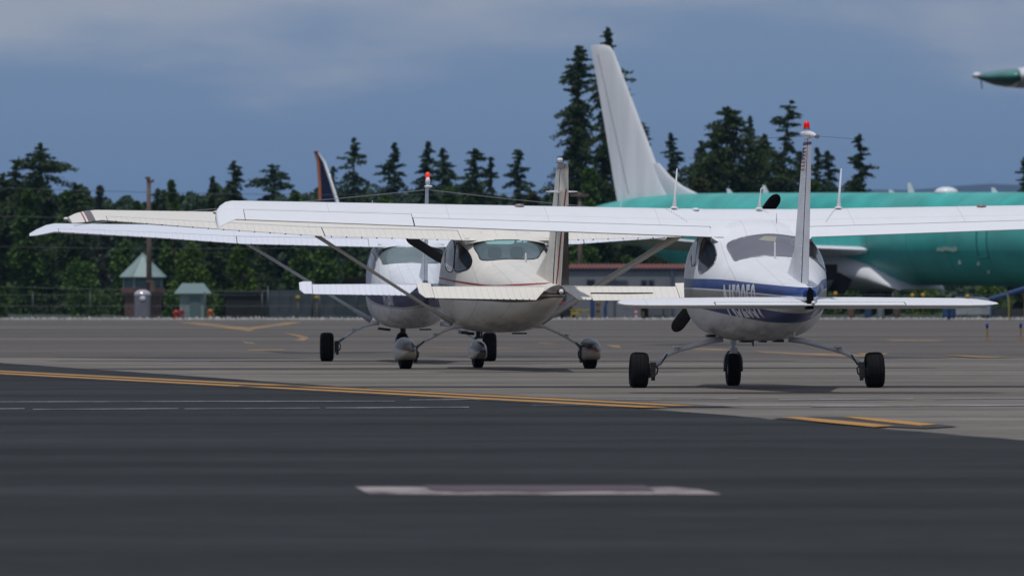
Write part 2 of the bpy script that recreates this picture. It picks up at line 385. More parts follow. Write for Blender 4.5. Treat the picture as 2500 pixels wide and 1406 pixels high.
# ------------------------------------------------------------------ aircraft
class Plane:
    """local frame: x to the right wing, y forward, z up; origin on the ground under the main wheels"""
    def __init__(s, name, px, d, psi, label):
        s.px, s.d, s.psi = px, d, psi
        s.root = empty(name, (px, d, 0), psi, label, 'light aircraft', 'high wing propeller aircraft on the apron')
        s.mw = Matrix.Translation((px, d, 0)) @ Matrix.Rotation(psi, 4, 'Z'); s.inv = s.mw.inverted()
    def loc(s, u, v, y):
        c, sn = math.cos(s.psi), math.sin(s.psi); k = (u - 1250) / F
        x = (k * (s.d + y * c) - s.px + y * sn) / (c - k * sn)
        D = s.d + x * sn + y * c
        return Vector((x, y, CH + (HZ - v) / F * D))
    def ray(s, u, v):
        o = s.inv @ Vector((0, 0, CH)); t = s.inv @ at(u, v, s.d)
        return o, (t - o).normalized()

def interp(st, x):
    for a, b in zip(st[:-1], st[1:]):
        if a[0] <= x <= b[0] or (b is st[-1] and x > b[0]):
            t = (x - a[0]) / (b[0] - a[0]) if b[0] != a[0] else 0
            return [p + (q - p) * t for p, q in zip(a, b)]
    return list(st[0])
def sm(t): return t * t * (3 - 2 * t)

def fuselage_mesh(st, n=40, sub=5):
    rings = []
    ys = []
    for i in range(len(st) - 1):
        for k in range(sub): ys.append((i, k / sub))
    ys.append((len(st) - 2, 1.0))
    def cat(p0, p1, p2, p3, t):
        return 0.5 * (2 * p1 + (p2 - p0) * t + (2 * p0 - 5 * p1 + 4 * p2 - p3) * t * t + (3 * p1 - p0 - 3 * p2 + p3) * t ** 3)
    for i, t in ys:
        a, b = st[i], st[i + 1]; p = st[max(i - 1, 0)]; q = st[min(i + 2, len(st) - 1)]
        lin = [u_ + (v_ - u_) * t for u_, v_ in zip(a, b)]; cc = [cat(w0, w1, w2, w3, t) for w0, w1, w2, w3 in zip(p, a, b, q)]
        r = [lin[0]] + [(c * .7 + e * .3) for c, e in zip(cc[1:], lin[1:])]
        y, w, zm, zt, zb, nt_, nb = r
        w = max(w, .01)
        ring = []
        for k in range(n):
            q_ = 2 * math.pi * k / n; c, s_ = math.cos(q_), math.sin(q_)
            e = nt_ if s_ >= 0 else nb
            x = w * math.copysign(abs(c) ** (2 / e), c)
            z = zm + (zt - zm if s_ >= 0 else zm - zb) * math.copysign(abs(s_) ** (2 / e), s_)
            ring.append(Vector((x, y, z)))
        rings.append(ring)
    return rings

def make_bvh(o):
    me = o.data
    return BVHTree.FromPolygons([v.co.copy() for v in me.vertices], [tuple(p.vertices) for p in me.polygons])

def smooth_poly(pts, k=5):
    out = []; n = len(pts)
    for i in range(n):
        p0, p1, p2, p3 = [np.array(pts[(i + j - 1) % n], float) for j in range(4)]
        for t in np.arange(k) / k:
            out.append(tuple(0.5 * (2 * p1 + (p2 - p0) * t + (2 * p0 - 5 * p1 + 4 * p2 - p3) * t * t + (3 * p1 - p0 - 3 * p2 + p3) * t ** 3)))
    return out

def patch(name, bvh, poly, caster, mat_, parent, off=0.004, maxe=12.0, rim=None, rim_name='window_frame', rim_r=0.007, kind=None, both=False):
    """lay a flat outline onto the hull: caster(a, b) -> (origin, direction)"""
    bm = bmesh.new()
    vs = [bm.verts.new((a, b, 0)) for a, b in poly]
    f = bm.faces.new(vs); bmesh.ops.triangulate(bm, faces=[f])
    for _ in range(7):
        es = [e for e in bm.edges if e.calc_length() > maxe]
        if not es: break
        bmesh.ops.subdivide_edges(bm, edges=es, cuts=1); bmesh.ops.triangulate(bm, faces=[f for f in bm.faces if len(f.verts) > 3])
    bad = []
    for v in bm.verts:
        o, d = caster(v.co.x, v.co.y); h = bvh.ray_cast(o, d)
        if h[0] is None: bad.append(v); continue
        nr = h[1] if h[1].dot(d) < 0 else -h[1]
        v.co = h[0] + nr * off
    if bad: bmesh.ops.delete(bm, geom=bad, context='VERTS')
    me = bpy.data.meshes.new(name); bm.to_mesh(me); bm.free(); me.materials.append(mat_)
    me.polygons.foreach_set('use_smooth', [True] * len(me.polygons))
    o_ = bpy.data.objects.new(name, me); C.objects.link(o_); o_.parent = parent
    if rim:
        pts = []
        for a, b in poly:
            o, d = caster(a, b); h = bvh.ray_cast(o, d)
            if h[0] is not None:
                nr = h[1] if h[1].dot(d) < 0 else -h[1]; pts.append(h[0] + nr * off)
        if len(pts) > 3:
            mb = MB(); mb.tube(pts + [pts[0]], rim_r, 5, cap=False); mb.build(rim_name, rim, o_, smooth=True)
    return o_

def lettering(name, bvh, txt, parent, m, place, size, shear=0.2, off=0.004, wscale=1.0, bold=0.012):
    cu = bpy.data.curves.new(name, 'FONT'); cu.body = txt; cu.size = size; cu.shear = shear; cu.offset = bold; cu.resolution_u = 7
    ob = bpy.data.objects.new(name + '_tmp', cu); C.objects.link(ob)
    dg = bpy.context.evaluated_depsgraph_get(); me = bpy.data.meshes.new_from_object(ob.evaluated_get(dg))
    bpy.data.objects.remove(ob); bpy.data.curves.remove(cu)
    bm = bmesh.new(); bm.from_mesh(me); bmesh.ops.triangulate(bm, faces=bm.faces)
    for _ in range(4):
        es = [e for e in bm.edges if e.calc_length() > size * .12]
        if not es: break
        bmesh.ops.subdivide_edges(bm, edges=es, cuts=1); bmesh.ops.triangulate(bm, faces=[f for f in bm.faces if len(f.verts) > 3])
    bad = []
    for v in bm.verts:
        o, d = place(v.co.x * wscale, v.co.y); h = bvh.ray_cast(o, d)
        if h[0] is None: bad.append(v); continue
        nr = h[1] if h[1].dot(d) < 0 else -h[1]; v.co = h[0] + nr * off
    if bad: bmesh.ops.delete(bm, geom=bad, context='VERTS')
    bm.to_mesh(me); bm.free(); me.materials.clear(); me.materials.append(m); me.name = name
    o = bpy.data.objects.new(name, me); C.objects.link(o); o.parent = parent
    return o

# --- wings
def foil(st, c, top):
    x, yl, yt, zc, zt, th = st
    y = yl + (yt - yl) * c; zl = zc - .5 * th
    if top:
        if c < .3: z = zl + (zc - zl) * math.sqrt(max(0, 1 - (1 - c / .3) ** 2))
        else: z = zc - (zc - zt) * ((c - .3) / .7) ** 1.22
        return Vector((x, y, z + .002))
    z = zl + (zt - zl) * c - th * 1.0 * math.sqrt(c) * (1 - c)
    return Vector((x, y, z - .002))
def wring(st, c0, c1, sgn, n=12):
    cs = [c0 + (c1 - c0) * (i / n) ** 1.4 for i in range(n + 1)] if c0 == 0 else [c0 + (c1 - c0) * i / n for i in range(n + 1)]
    pts = [foil(st, c, True) for c in cs] + [foil(st, c, False) for c in reversed(cs)]
    return [Vector((p.x * sgn, p.y, p.z)) for p in pts]
def wspan(st, x0, x1, c0, c1, sgn, step=.4, n=12):
    k = max(1, int((x1 - x0) / step)); xs = [x0 + (x1 - x0) * i / k for i in range(k + 1)]
    xs = sorted(set(xs + [s_[0] for s_ in st if x0 < s_[0] < x1]))
    return [wring([x] + interp(st, x)[1:], c0, c1, sgn, n) for x in xs]
def rot_x(pts, y0, z0, a):
    c, s_ = math.cos(a), math.sin(a)
    return [Vector((p.x, y0 + (p.y - y0) * c - (p.z - z0) * s_, z0 + (p.y - y0) * s_ + (p.z - z0) * c)) for p in pts]

def build_wing(P, st, flap, ail, ch_f, ch_a, wm, cm, tipx, tipm=None, dots=False, ts=None, fdef=0.0):
    """one continuous wing through the cabin roof; flaps and ailerons hang in their own gaps"""
    mb = MB(); sg = MB()
    for sgn in (-1, 1):
        mb.loft(wspan(st, 0, flap[0], 0, 1, sgn, n=16), False, True)
        mb.loft(wspan(st, flap[0], flap[1], 0, ch_f, sgn, n=16), False, False)
        mb.loft(wspan(st, ail[0], ail[1], 0, ch_a, sgn, n=16), False, True)
        mb.loft(wspan(st, ail[1], tipx, 0, 1, sgn, .1, n=16), True, False)
    wing = mb.build('wing', wm, P.root, auto=35)
    for sgn in (-1, 1):
        tb = MB(); rings = wspan(ts, ts[0][0], ts[-1][0], 0, 1, sgn, .03, n=16); tb.loft(rings, True, True)
        tb.build('wing_tip', tipm or wm, P.root, auto=50)
        g_ = .008
        for nm, (x0, x1), ch in (('flap', flap, ch_f), ('aileron', ail, ch_a)):
            cb = MB(); rr = wspan(st, x0 + .006, x1 - .006, ch + .014, 1, sgn, .4, 6)
            if nm == 'flap' and fdef:
                rr = [rot_x(r, r[0].y, r[-1].z, fdef) for r in rr]
            cb.loft(rr, True, True); o = cb.build(nm, cm, P.root, auto=40)
            # dark slot behind the spar
            sb = MB(); sb.loft([[q - Vector((0, 0, .006)) if i == 0 else q for i, q in enumerate(r)] for r in wspan(st, x0 + .002, x1 - .002, ch - .012, ch + .020, sgn, .4, 1)], True, True)
            # the slot filler stays just under both skins
            me = sb
            me.v = [(a, b, c) for a, b, c in me.v]
            k4 = len(me.v) // 4
            for i in range(k4):
                for j in (0, 1): v_ = me.v[i * 4 + j]; me.v[i * 4 + j] = (v_[0], v_[1], v_[2] - .0025)
                for j in (2, 3): v_ = me.v[i * 4 + j]; me.v[i * 4 + j] = (v_[0], v_[1], v_[2] + .0025)
            me.build('hinge_gap', seam, o)
        # gaps at the ends of flap and aileron
        for x in (flap[0], ail[0], ail[1]):
            eb = MB()
            c0 = min(ch_f, ch_a) - .004
            rr = [wring([xx] + interp(st, xx)[1:], c0, .985, sgn, 5) for xx in (x - .006, x + .006)]
            eb.loft([[Vector((q.x, q.y, q.z - (.0015 if i < 6 else -.0015))) for i, q in enumerate(r)] for r in rr], True, True)
            eb.build('control_surface_gap', seam, wing)
        if dots:
            db = MB(); x = .7
            while x < ail[1]:
                s_ = [x] + interp(st, x)[1:]; p = foil(s_, 1, True); db.box((p.x * sgn, p.y - .004, p.z - .006), (.016, .012, .014)); x += .19
            db.build('trailing_edge_clips', black, P.root, kind='stuff')
    return wing

# --- tail surfaces: symmetrical section
def sym(c, th):  # half thickness
    return th * 2.6 * (.2969 * math.sqrt(c) - .126 * c - .3516 * c * c + .2843 * c ** 3 - .1015 * c ** 4) + .0015
def hring(x, yl, yt, z, th, c0, c1, n=9, slope=0.0):
    cs = [c0 + (c1 - c0) * (i / n) ** 1.3 for i in range(n + 1)]
    f = lambda c, s_: Vector((x, yl + (yt - yl) * c, z - slope * c * abs(yt - yl) + s_ * sym(c, th)))
    return [f(c, 1) for c in cs] + [f(c, -1) for c in reversed(cs)]
def vring(z, yl, yt, th, c0, c1, n=9):
    cs = [c0 + (c1 - c0) * (i / n) ** 1.3 for i in range(n + 1)]
    f = lambda c, s_: Vector((s_ * sym(c, th), yl + (yt - yl) * c, z))
    return [f(c, 1) for c in cs] + [f(c, -1) for c in reversed(cs)]
def build_fin(P, st, ch, fm, rm, rdef=0.0, z_r0=None):
    mb = MB(); rr = []
    zs = sorted(set([s_[0] for s_ in st] + list(np.linspace(st[0][0], st[-1][0], 14)) + ([z_r0] if z_r0 else [])))
    for z in zs:
        _, yl, yt, th = interp(st, z); rr.append(vring(z, yl, yt, th, 0, ch))
    mb.loft(rr); fin = mb.build('fin', fm, P.root, auto=40)
    mb = MB(); rr = []
    for z in zs:
        if z < (z_r0 or -9): continue
        _, yl, yt, th = interp(st, z); r = vring(z, yl, yt, th, ch + .02, 1, 6)
        yh = r[0].y; c, s_ = math.cos(rdef), math.sin(rdef)
        rr.append([Vector((q.x * c - (q.y - yh) * s_, yh + q.x * s_ + (q.y - yh) * c, q.z)) for q in r])
    mb.loft(rr); rud = mb.build('rudder', rm, P.root, auto=40)
    mb = MB()
    rr = []
    for z in zs:
        if z < (z_r0 or -9): continue
        _, yl, yt, th = interp(st, z); r = vring(z, yl, yt, th, ch - .01, ch + .03, 1); rr.append([Vector((q.x * 1.04, q.y, q.z)) for q in r])
    mb.loft(rr); mb.build('hinge_gap', seam, rud)
    # row of rivet bosses beside the hinge
    mb = MB()
    for z in np.arange((z_r0 or st[0][0]) + .12, st[-1][0] - .1, .082):
        _, yl, yt, th = interp(st, z); p = yl + (yt - yl) * (ch - .06)
        mb.ball((-sym(ch - .06, th) - .001, p, z), (.006, .012, .009), 5)
    mb.build('rivets', clearlens, fin, kind='stuff')
    return fin, rud

def wheel(parent, c, r, w, lean=0.0, brake=0, rimr=.45):
    prof = [(-w * .36, r * .5), (-w * .48, r * .66), (-w * .5, r * .8), (-w * .44, r * .93), (-w * .3, r * .985), (-w * .12, r), (0, r * 1.0), (w * .12, r), (w * .3, r * .985), (w * .44, r * .93), (w * .5, r * .8), (w * .48, r * .66), (w * .36, r * .5)]
    mb = MB(); mb.lathe(prof, (0, 0, 0), 'X', 32)
    o = mb.build('wheel', rubber, parent, auto=50); o.location = c; o.rotation_euler = (0, lean, 0)
    gb = MB()
    for k in (-.22, 0, .22):
        gb.lathe([(w * k - .004, r * .97), (w * k - .004, r * 1.002), (w * k + .004, r * 1.002), (w * k + .004, r * .97)], (0, 0, 0), 'X', 32)
    gb.build('tread_groove', black, o)
    rb = MB(); rb.lathe([(-w * .4, r * .15), (-w * .37, r * .5), (-w * .3, r * .53), (w * .3, r * .53), (w * .37, r * .5), (w * .4, r * .15)], (0, 0, 0), 'X', 20); rb.build('rim', steel, o, auto=40)
    if brake:
        bb = MB(); bb.lathe([(brake * w * .62 - .006, r * .42), (brake * w * .62 + .006, r * .42)], (0, 0, 0), 'X', 20)
        bb.box((brake * w * .75, -r * .32, r * .06), (.05, .07, .15)); bb.box((brake * w * .78, -r * .3, -r * .3), (.035, .05, .09))
        bb.tube([(brake * w * .8, -r * .3, r * .35), (brake * w * 1.02, -r * .32, r * .15), (brake * w * .98, -r * .3, -r * .15), (brake * w * .8, -r * .28, -r * .3)], .009, 5)
        bb.build('brake', darkmetal, o)
    return o

def propeller(P, c, L, ang, hub=.1):
    sp = MB(); sp.lathe([(0, hub * 1.1), (.06, hub * 1.12), (.14, hub * .9), (.21, hub * .5), (.245, .01)], (0, 0, 0), 'Y', 20)
    o = sp.build('spinner', mat(P.root.name + '_spinner', WHITE, .3), P.root, smooth=True); o.location = c
    for s_ in (0, math.pi):
        mb = MB(); rr = []
        for i in range(24):
            t = 1 - (1 - i / 23) ** 1.6; r = .05 + t * (L / 2 - .05); w = .045 + .036 * math.sin(min(1, t * 1.5) * math.pi * .75); w *= (1 if t < .88 else math.sqrt(max(.01, 1 - ((t - .88) / .12) ** 2)))
            th = .022 * (1 - t * .75); tw = R(55 - 40 * t)
            ring = []
            for k in range(10):
                q = 2 * math.pi * k / 10; a, b = math.cos(q) * w, math.sin(q) * th
                X, Y = a * math.cos(tw) - b * math.sin(tw), a * math.sin(tw) + b * math.cos(tw)
                ring.append(Vector((X, Y, r)))
            rr.append(ring)
        mb.loft(rr); b = mb.build('propeller_blade', propmat, P.root, smooth=True); b.location = (c[0], c[1] + .05, c[2]); b.rotation_euler = (0, ang + s_, 0)

def antenna(P, base, top, r, name='antenna', m=None, fairing=True):
    mb = MB(); mb.tube([base, Vector(base).lerp(Vector(top), .25), top], [r * 2.2 if fairing else r, r * 1.2, r * .55], 6)
    if fairing: mb.ball((base[0], base[1], base[2]), (r * 3.6, r * 5, r * 1.2), 8)
    return mb.build(name, m or clearlens, P.root, smooth=True)

def pix(P, pts): return smooth_poly(pts, 4)

# ================================ plane 1: cantilever, blue band
P1 = Plane('light_aircraft', 2.457, 82.4, .075, 'white light aircraft with blue side band, bare black tyres and no wing struts')
w1 = paint('white_wing_paint', WHITE, dirt=.05, xlines=(.98, 2.1, 3.1, 4.3), lines=(.55, .1))
c1m = paint('white_control_paint', WHITE, dirt=.04)
F1 = [(3.0, .14, 1.2, 1.34, 1.06, 2, 2), (2.88, .36, 1.12, 1.40, .80, 2.4, 2.4), (2.0, .50, 1.05, 1.42, .60, 2.4, 2.4), (1.4, .58, 1.02, 1.45, .52, 2.4, 2.5), (.9, .645, 1.02, 1.68, .48, 2.6, 2.6),
      (.3, .68, 1.02, 1.72, .475, 2.7, 2.7), (-.3, .675, 1.02, 1.64, .475, 2.5, 2.6), (-.6, .645, 1.02, 1.555, .485, 2.25, 2.5), (-.9, .60, 1.02, 1.47, .50, 2.15, 2.45), (-1.4, .53, 1.02, 1.325, .53, 2.1, 2.35),
      (-2.0, .44, 1.02, 1.245, .58, 2.15, 2.3), (-3.0, .31, 1.0, 1.15, .67, 2.3, 2.2), (-4.0, .185, .97, 1.07, .77, 2.4, 2.1), (-4.6, .10, .95, 1.035, .83, 2.4, 2), (-4.85, .06, .94, .99, .88, 2, 2)]
GREY = (0.30, 0.29, 0.265)
f1m = paint('blue_band_hull_paint', WHITE, [
    (BLUE, 'yz', [(-4.9, .915), (-4.6, .92), (-3, .956), (-1.4, .993), (.3, 1.01), (3, .99)], [(-4.9, 1.005), (-4.6, 1.01), (-3, 1.047), (-1.4, 1.09), (.3, 1.10), (3, 1.13)]),
    (GREY, 'yz', [(-4.6, .885), (-3, .89), (-1.4, .885), (.3, .90), (3, .90)], [(-4.6, .90), (-3, .942), (-1.4, .978), (.3, .995), (3, .975)]),
    (BLUE, 'yz', [(-4.3, .745), (-4, .70), (-3, .665), (-2, .715), (-1.4, .75), (-.6, .80), (.2, .84)], [(-4.3, .75), (-4, .755), (-3, .80), (-2, .845), (-1.4, .862), (-.6, .868), (.2, .85)])],
    lines=(-1.55, -2.6, -.05, 1.2), belly=.80, dirt=.06, xlines=(.16, .42))
mb = MB(); mb.loft(fuselage_mesh(F1, 48)); fus1 = mb.build('fuselage', f1m, P1.root, smooth=True); bv1 = make_bvh(fus1)
ST1 = [[0, 1.1, -.5, 1.805, 1.51, .22], [.48, 1.1, -.5, 1.805, 1.515, .22], [5.25, .95, -.35, 1.885, 1.69, .15]]
T1 = [[5.25, .95, -.35, 1.885, 1.69, .15], [5.32, .88, -.40, 1.87, 1.66, .135], [5.38, .74, -.44, 1.83, 1.63, .11], [5.42, .5, -.46, 1.78, 1.61, .07], [5.435, .2, -.44, 1.72, 1.60, .03]]
wing1 = build_wing(P1, ST1, (.48, 3.47), (3.47, 5.16), .78, .68, w1, c1m, 5.25, ts=T1)
# roof fairing over the rear window, wing root to cabin
mb = MB(); rr = []
for x in np.linspace(-.5, .5, 41):
    t = abs(x) / .5; zt_ = 1.535 - .10 * (t / .72) ** 2.6 if t < .72 else 1.435 + .075 * ((t - .72) / .28) ** 1.3
    rr.append([Vector((x, -.30, 1.62 - .02 * t)), Vector((x, -.47, 1.56 - .03 * t)), Vector((x, -.60 + .1 * t * t, zt_ + .012)), Vector((x, -.62 + .1 * t * t, zt_ - .004)), Vector((x, -.45, 1.46)), Vector((x, -.25, 1.45))])
mb.loft(rr); mb.build('roof_fairing', w1, P1.root, auto=50)
fuel = MB()
for sgn in (-1, 1):
    mb = MB(); p = foil([2.35] + interp(ST1, 2.35)[1:], .35, True); mb.lathe([(0, .05), (.014, .05), (.026, .038), (.03, .01)], (2.35 * sgn, p.y, p.z - .002), 'Z', 14); mb.build('fuel_cap', mat('cap_metal%d' % sgn, (.35, .3, .28), .4, .7), P1.root, auto=40)
    mb = MB(); p = foil([.56] + interp(ST1, .56)[1:], .34, True); mb.ball((.56 * sgn, p.y, p.z), (.04, .12, .018), 10); mb.build('roof_vent', w1, P1.root, smooth=True)
    bx_ = P1.loc(1646 if sgn < 0 else 2047, 507, .55); tp_ = P1.loc(1653 if sgn < 0 else 2054, 412, .45)
    antenna(P1, bx_, tp_, .011, 'wing_antenna')
    mb = MB(); mb.lathe([(-.02, .012), (0, .018), (.04, .018), (.055, .006)], (5.43 * sgn, .35, 1.765), 'X', 8); mb.build('navigation_light', mat('nav_lens%d' % sgn, (.5, .45, .35), .2), P1.root, smooth=True)
mb = MB(); b_ = P1.loc(1853, 509, .5); t_ = P1.loc(1858, 460, .45); t2 = P1.loc(1868, 457, .3)
mb.tube([b_, b_.lerp(t_, .4), t_, t2], [.022, .009, .006, .004], 6); mb.ball(b_, (.04, .06, .012), 8); mb.build('temperature_probe', clearlens, P1.root, smooth=True)
mb = MB()   # skin fasteners beside the root seam
for sgn in (-1, 1):
    for k in range(9):
        c = .36 + k * .042; p = foil([1.02 - c * .45] + interp(ST1, 1.0)[1:], c, True); mb.box((p.x * sgn, p.y, p.z + .001), (.012, .008, .004))
mb.build('skin_fasteners', steel, wing1, kind='stuff')
# glazing
patch('rear_window', bv1, pix(P1, [(1775, 601), (1788, 589), (1815, 580), (1850, 575), (1885, 573), (1930, 578), (1965, 585), (1975, 600), (1968, 618), (1958, 628), (1900, 626), (1850, 627), (1812, 633), (1795, 637), (1785, 622)]), P1.ray, glass1, P1.root, rim=silver, maxe=9)
patch('sunlit_ceiling_patch', bv1, [(1850, 587), (1866, 578), (1896, 579), (1893, 591), (1878, 590)], P1.ray, mat('sunlit_lining', (.30, .29, .24), .6), P1.root, off=.006, maxe=9)  # pale patch on the pane, sunlight on the cabin ceiling put into its colour
patch('side_window', bv1, pix(P1, [(1722, 581), (1737, 590), (1746, 604), (1750, 622), (1745, 643), (1728, 658), (1713, 665), (1706, 657), (1707, 630), (1712, 600)]), P1.ray, sideglass, P1.root, rim=silver, maxe=9)
patch('door_window', bv1, [(1697, 582), (1704, 582), (1697, 648), (1690, 650), (1688, 630)], P1.ray, sideglass, P1.root, rim=silver, maxe=9)
side = lambda y0, z0, sg=-1: (lambda a, b: (Vector((sg * 3, y0 - a if sg < 0 else y0 + a, z0 + b)), Vector((-sg, 0, 0))))
patch('side_window', bv1, smooth_poly([(.2, 1.45), (-.5, 1.5), (-.95, 1.42), (-1.05, 1.3), (-.7, 1.2), (.1, 1.18)], 4), lambda a, b: (Vector((3, a, b)), Vector((-1, 0, 0))), sideglass, P1.root, rim=silver, maxe=.08)
patch('windscreen', bv1, smooth_poly([(-.5, 1.45), (-.45, 1.6), (0, 1.66), (.45, 1.6), (.5, 1.45), (0, 1.42)], 4), lambda a, b: (Vector((a, 6, b)), Vector((0, -1, 0))), sideglass, P1.root, maxe=.08)
letm = mat('white_lettering', (.72, .74, .78), .35)
lettering('registration_number', bv1, 'N52059', P1.root, letm, side(-1.60, .728), .44, .08, wscale=.92, off=.003, bold=.010)
lettering('registration_number', bv1, 'N52059', P1.root, letm, side(-3.0, .728, 1), .44, .12, wscale=.86, off=.003)
# fin, rudder, beacon fairing
FT = [(.975, -3.32, -4.71, .085), (1.3, -3.52, -4.77, .085), (2.42, -4.36, -4.98, .06)]
RDB = (0.01, 0.06, 0.22)
fin1m = paint('fin_paint', (.70, .71, .75), [((0.012, 0.05, 0.19), 'zy', [(2.355, -6), (2.385, -6)], [(2.355, -3), (2.385, -3)])], dirt=.08, rough=.35)
fin1, rud1 = build_fin(P1, FT, .66, fin1m, fin1m, .0, 1.035)
mb = MB(); mb.loft([vring(z, yl, yt, .08, 0, 1) for z, yl, yt in ((1.0, -2.3, -3.9), (1.08, -2.7, -4.0), (1.2, -3.1, -4.1), (1.34, -3.5, -4.2))]); mb.build('dorsal_fairing', w1, P1.root, auto=40)
mb = MB(); rr = []
for t in np.linspace(0, 1, 9):
    y = -4.30 - .78 * t; h = .020 + .014 * math.sin(t * math.pi); w = .012 + .028 * math.sin(math.pi * min(1, .25 + t * .7))
    rr.append([Vector((math.cos(q) * w + .02 * t, y, 2.475 - .035 * t + math.sin(q) * h)) for q in [2 * math.pi * k / 12 for k in range(12)]])
mb.loft(rr); mb.build('fin_cap', w1, P1.root, smooth=True)
mb = MB(); mb.lathe([(0, .013), (.012, .022), (.03, .022), (.032, .012)], (.045, -5.09, 2.43), 'Y', 12); mb.build('tail_light', steel, P1.root, auto=40)
mb = MB(); mb.lathe([(0, .030), (.045, .029), (.062, .024), (.068, .01)], (-.005, -4.62, 2.515), 'Z', 14); mb.build('beacon', redlens, P1.root, smooth=True)
mb = MB(); mb.lathe([(0, .034), (.012, .034)], (-.005, -4.62, 2.505), 'Z', 14); mb.build('beacon_base', steel, P1.root, auto=40)
bvf = make_bvh(fin1)
flr, flw, flb = mat('flag_red', (.35, .01, .02), .4), mat('flag_white', (.7, .7, .72), .4), mat('flag_blue', (.01, .02, .12), .4)
# small flag decal: stripes stacked up the fin, canton along its forward edge
fr = MB(); fw = MB(); fbk = MB()
bvr = bvf
def finpt(z, y):
    h = bvf.ray_cast(Vector((-2, y, z)), Vector((1, 0, 0))); return (h[0] + Vector((-.003, 0, 0))) if h[0] else None
def finquad(mb, z0, z1, y0, y1):
    ps = [finpt(z0, y0), finpt(z0, y1), finpt(z1, y1), finpt(z1, y0)]
    if all(ps): mb.add(ps, [(0, 1, 2, 3)])
for k in range(13):
    z0 = 2.12 + k * .0165; yf = -4.62 + (2.2 - z0) * .72 + .03
    mb_ = fr if k % 2 == 0 else fw
    finquad(mb_, z0, z0 + .0165, yf, yf + .26)
    if k >= 6: 
        ps = [finpt(z0, yf + .15), finpt(z0, yf + .26), finpt(z0 + .0165, yf + .26), finpt(z0 + .0165, yf + .15)]
        if all(ps): fbk.add([p + Vector((-.002, 0, 0)) for p in ps], [(0, 1, 2, 3)])
fo = fr.build('flag_decal', flr, P1.root); fw.build('flag_white_stripes', flw, fo); fbk.build('flag_canton', flb, fo)
# thin HF aerial wires from the fin top out to both wing tips
for sgn in (-1, 1):
    mb = MB(); mb.tube([(0, -4.95, 2.44), (sgn * .5, -4.2, 2.425)], .0016, 4); mb.build('static_wick', darkmetal, P1.root)
# stabilator: a single moving slab with its anti-servo tab
stm = paint('stabilator_paint', WHITE, dirt=.05, xlines=(1.55,))
mb = MB(); rr = []
sts = [(-1.80, -4.48, -4.74, .862, .04), (-1.76, -4.32, -4.86, .862, .10), (-1.66, -4.18, -4.93, .864, .15), (-1.50, -4.12, -4.95, .865, .18), (-.5, -4.06, -4.95, .868, .205), (0, -4.06, -4.95, .868, .205), (.5, -4.06, -4.95, .868, .205), (1.50, -4.12, -4.95, .865, .18), (1.66, -4.2, -4.93, .864, .14), (1.74, -4.35, -4.88, .863, .09), (1.80, -4.6, -4.84, .860, .03)]
for x, yl, yt, z, th in sts: rr.append(hring(x, yl, yt, z, th, 0, 1 if abs(x) > .9 else 1, 12, .032))
mb.loft(rr); stab = mb.build('stabilator', stm, P1.root, auto=40)
mb = MB(); 
for sgn in (-1, 1):
    rr = []
    for x in (.06, .5, .9):
        r = hring(x * sgn, -4.06, -4.955, .871, .205, .83, 1, 4, .0335); rr.append(r)
    mb.loft(rr)
mb.build('trim_tab', c1m, stab, auto=40)
mb = MB()
for x0, x1 in ((-.9, .9),):
    rr = [hring(x, -4.06, -4.95, .8700, .205, .815, .83, 1, .0325) for x in (x0, x1)]; mb.loft(rr)
for x in (-.905, .905):
    rr = [hring(x + e, -4.06, -4.95, .8700, .205, .815, .995, 3, .0325) for e in (-.004, .004)]; mb.loft(rr)
mb.build('tab_gap', seam, stab)
# slot in the tail cone where the stabilator swings, tail bumper
mb = MB(); mb.loft([[Vector((sx * w, y, z)) for sx, z in ((-1, .80), (1, .80), (1, .97), (0, 1.01), (-1, .97))] for y, w in ((-4.72, .035), (-4.90, .03))]); mb.build('tail_cone_slot', black, P1.root)
mb = MB(); mb.ball((.02, -4.97, .862), (.02, .05, .02), 8); mb.build('tail_cone_cap', clearlens, P1.root, smooth=True)
# undercarriage
legm = paint('leg_paint', (.66, .67, .70), dirt=.12)
for sgn, pts in ((-1, [(1765, 828), (1735, 832), (1690, 845), (1650, 856), (1628, 866), (1608, 883), (1590, 902)]), (1, [(1925, 828), (1960, 832), (2010, 845), (2050, 856), (2078, 868), (2096, 884), (2112, 902)])):
    pp = [P1.loc(u, v, 0) for u, v in pts]
    mb = MB(); mb.tube(pp, [.028, .028, .026, .024, .022, .021, .02], 12); leg = mb.build('landing_leg', legm, P1.root, smooth=True)
    mb = MB(); s0 = pp[3]; mb.box((s0.x, -.05, s0.z + .045), (.085, .12, .008)); mb.box((s0.x, -.02, s0.z + .02), (.03, .04, .05)); mb.lathe([(-.02, .032), (.02, .032)], s0, 'X', 10); mb.build('step', legm, leg)
    mb = MB(); mb.tube([pp[4] + Vector((0, -.03, .01)), pp[5] + Vector((-sgn * .02, -.05, -.02)), pp[6] + Vector((sgn * .0, -.05, .0)), pp[6] + Vector((0, -.05, -.08))], .008, 5); mb.build('brake_line', darkmetal, leg)
    wx = (P1.loc(1560, 900, 0).x if sgn < 0 else P1.loc(2135, 900, 0).x)
    wheel(P1.root, (wx, 0, .181), .181, .18, .035 * sgn * -1, brake=-sgn)
nx = P1.loc(1790, 900, 1.9).x
mb = MB(); mb.tube([(nx, 1.86, .55), (nx, 1.88, .42)], .035, 10); mb.tube([(nx, 1.87, .44), (nx, 1.88, .34)], .024, 10); mb.box((nx, 1.84, .37), (.07, .06, .05)); noseleg = mb.build('nose_leg', legm, P1.root, auto=40)
mb = MB(); arc = [(nx + .088 * math.cos(q), 1.90, .28 + .085 * math.sin(q)) for q in np.linspace(0, math.pi, 9)]; mb.tube([(nx + .088, 1.9, .15)] + arc + [(nx - .088, 1.9, .15)], .013, 8); mb.build('fork', steel, noseleg, smooth=True)
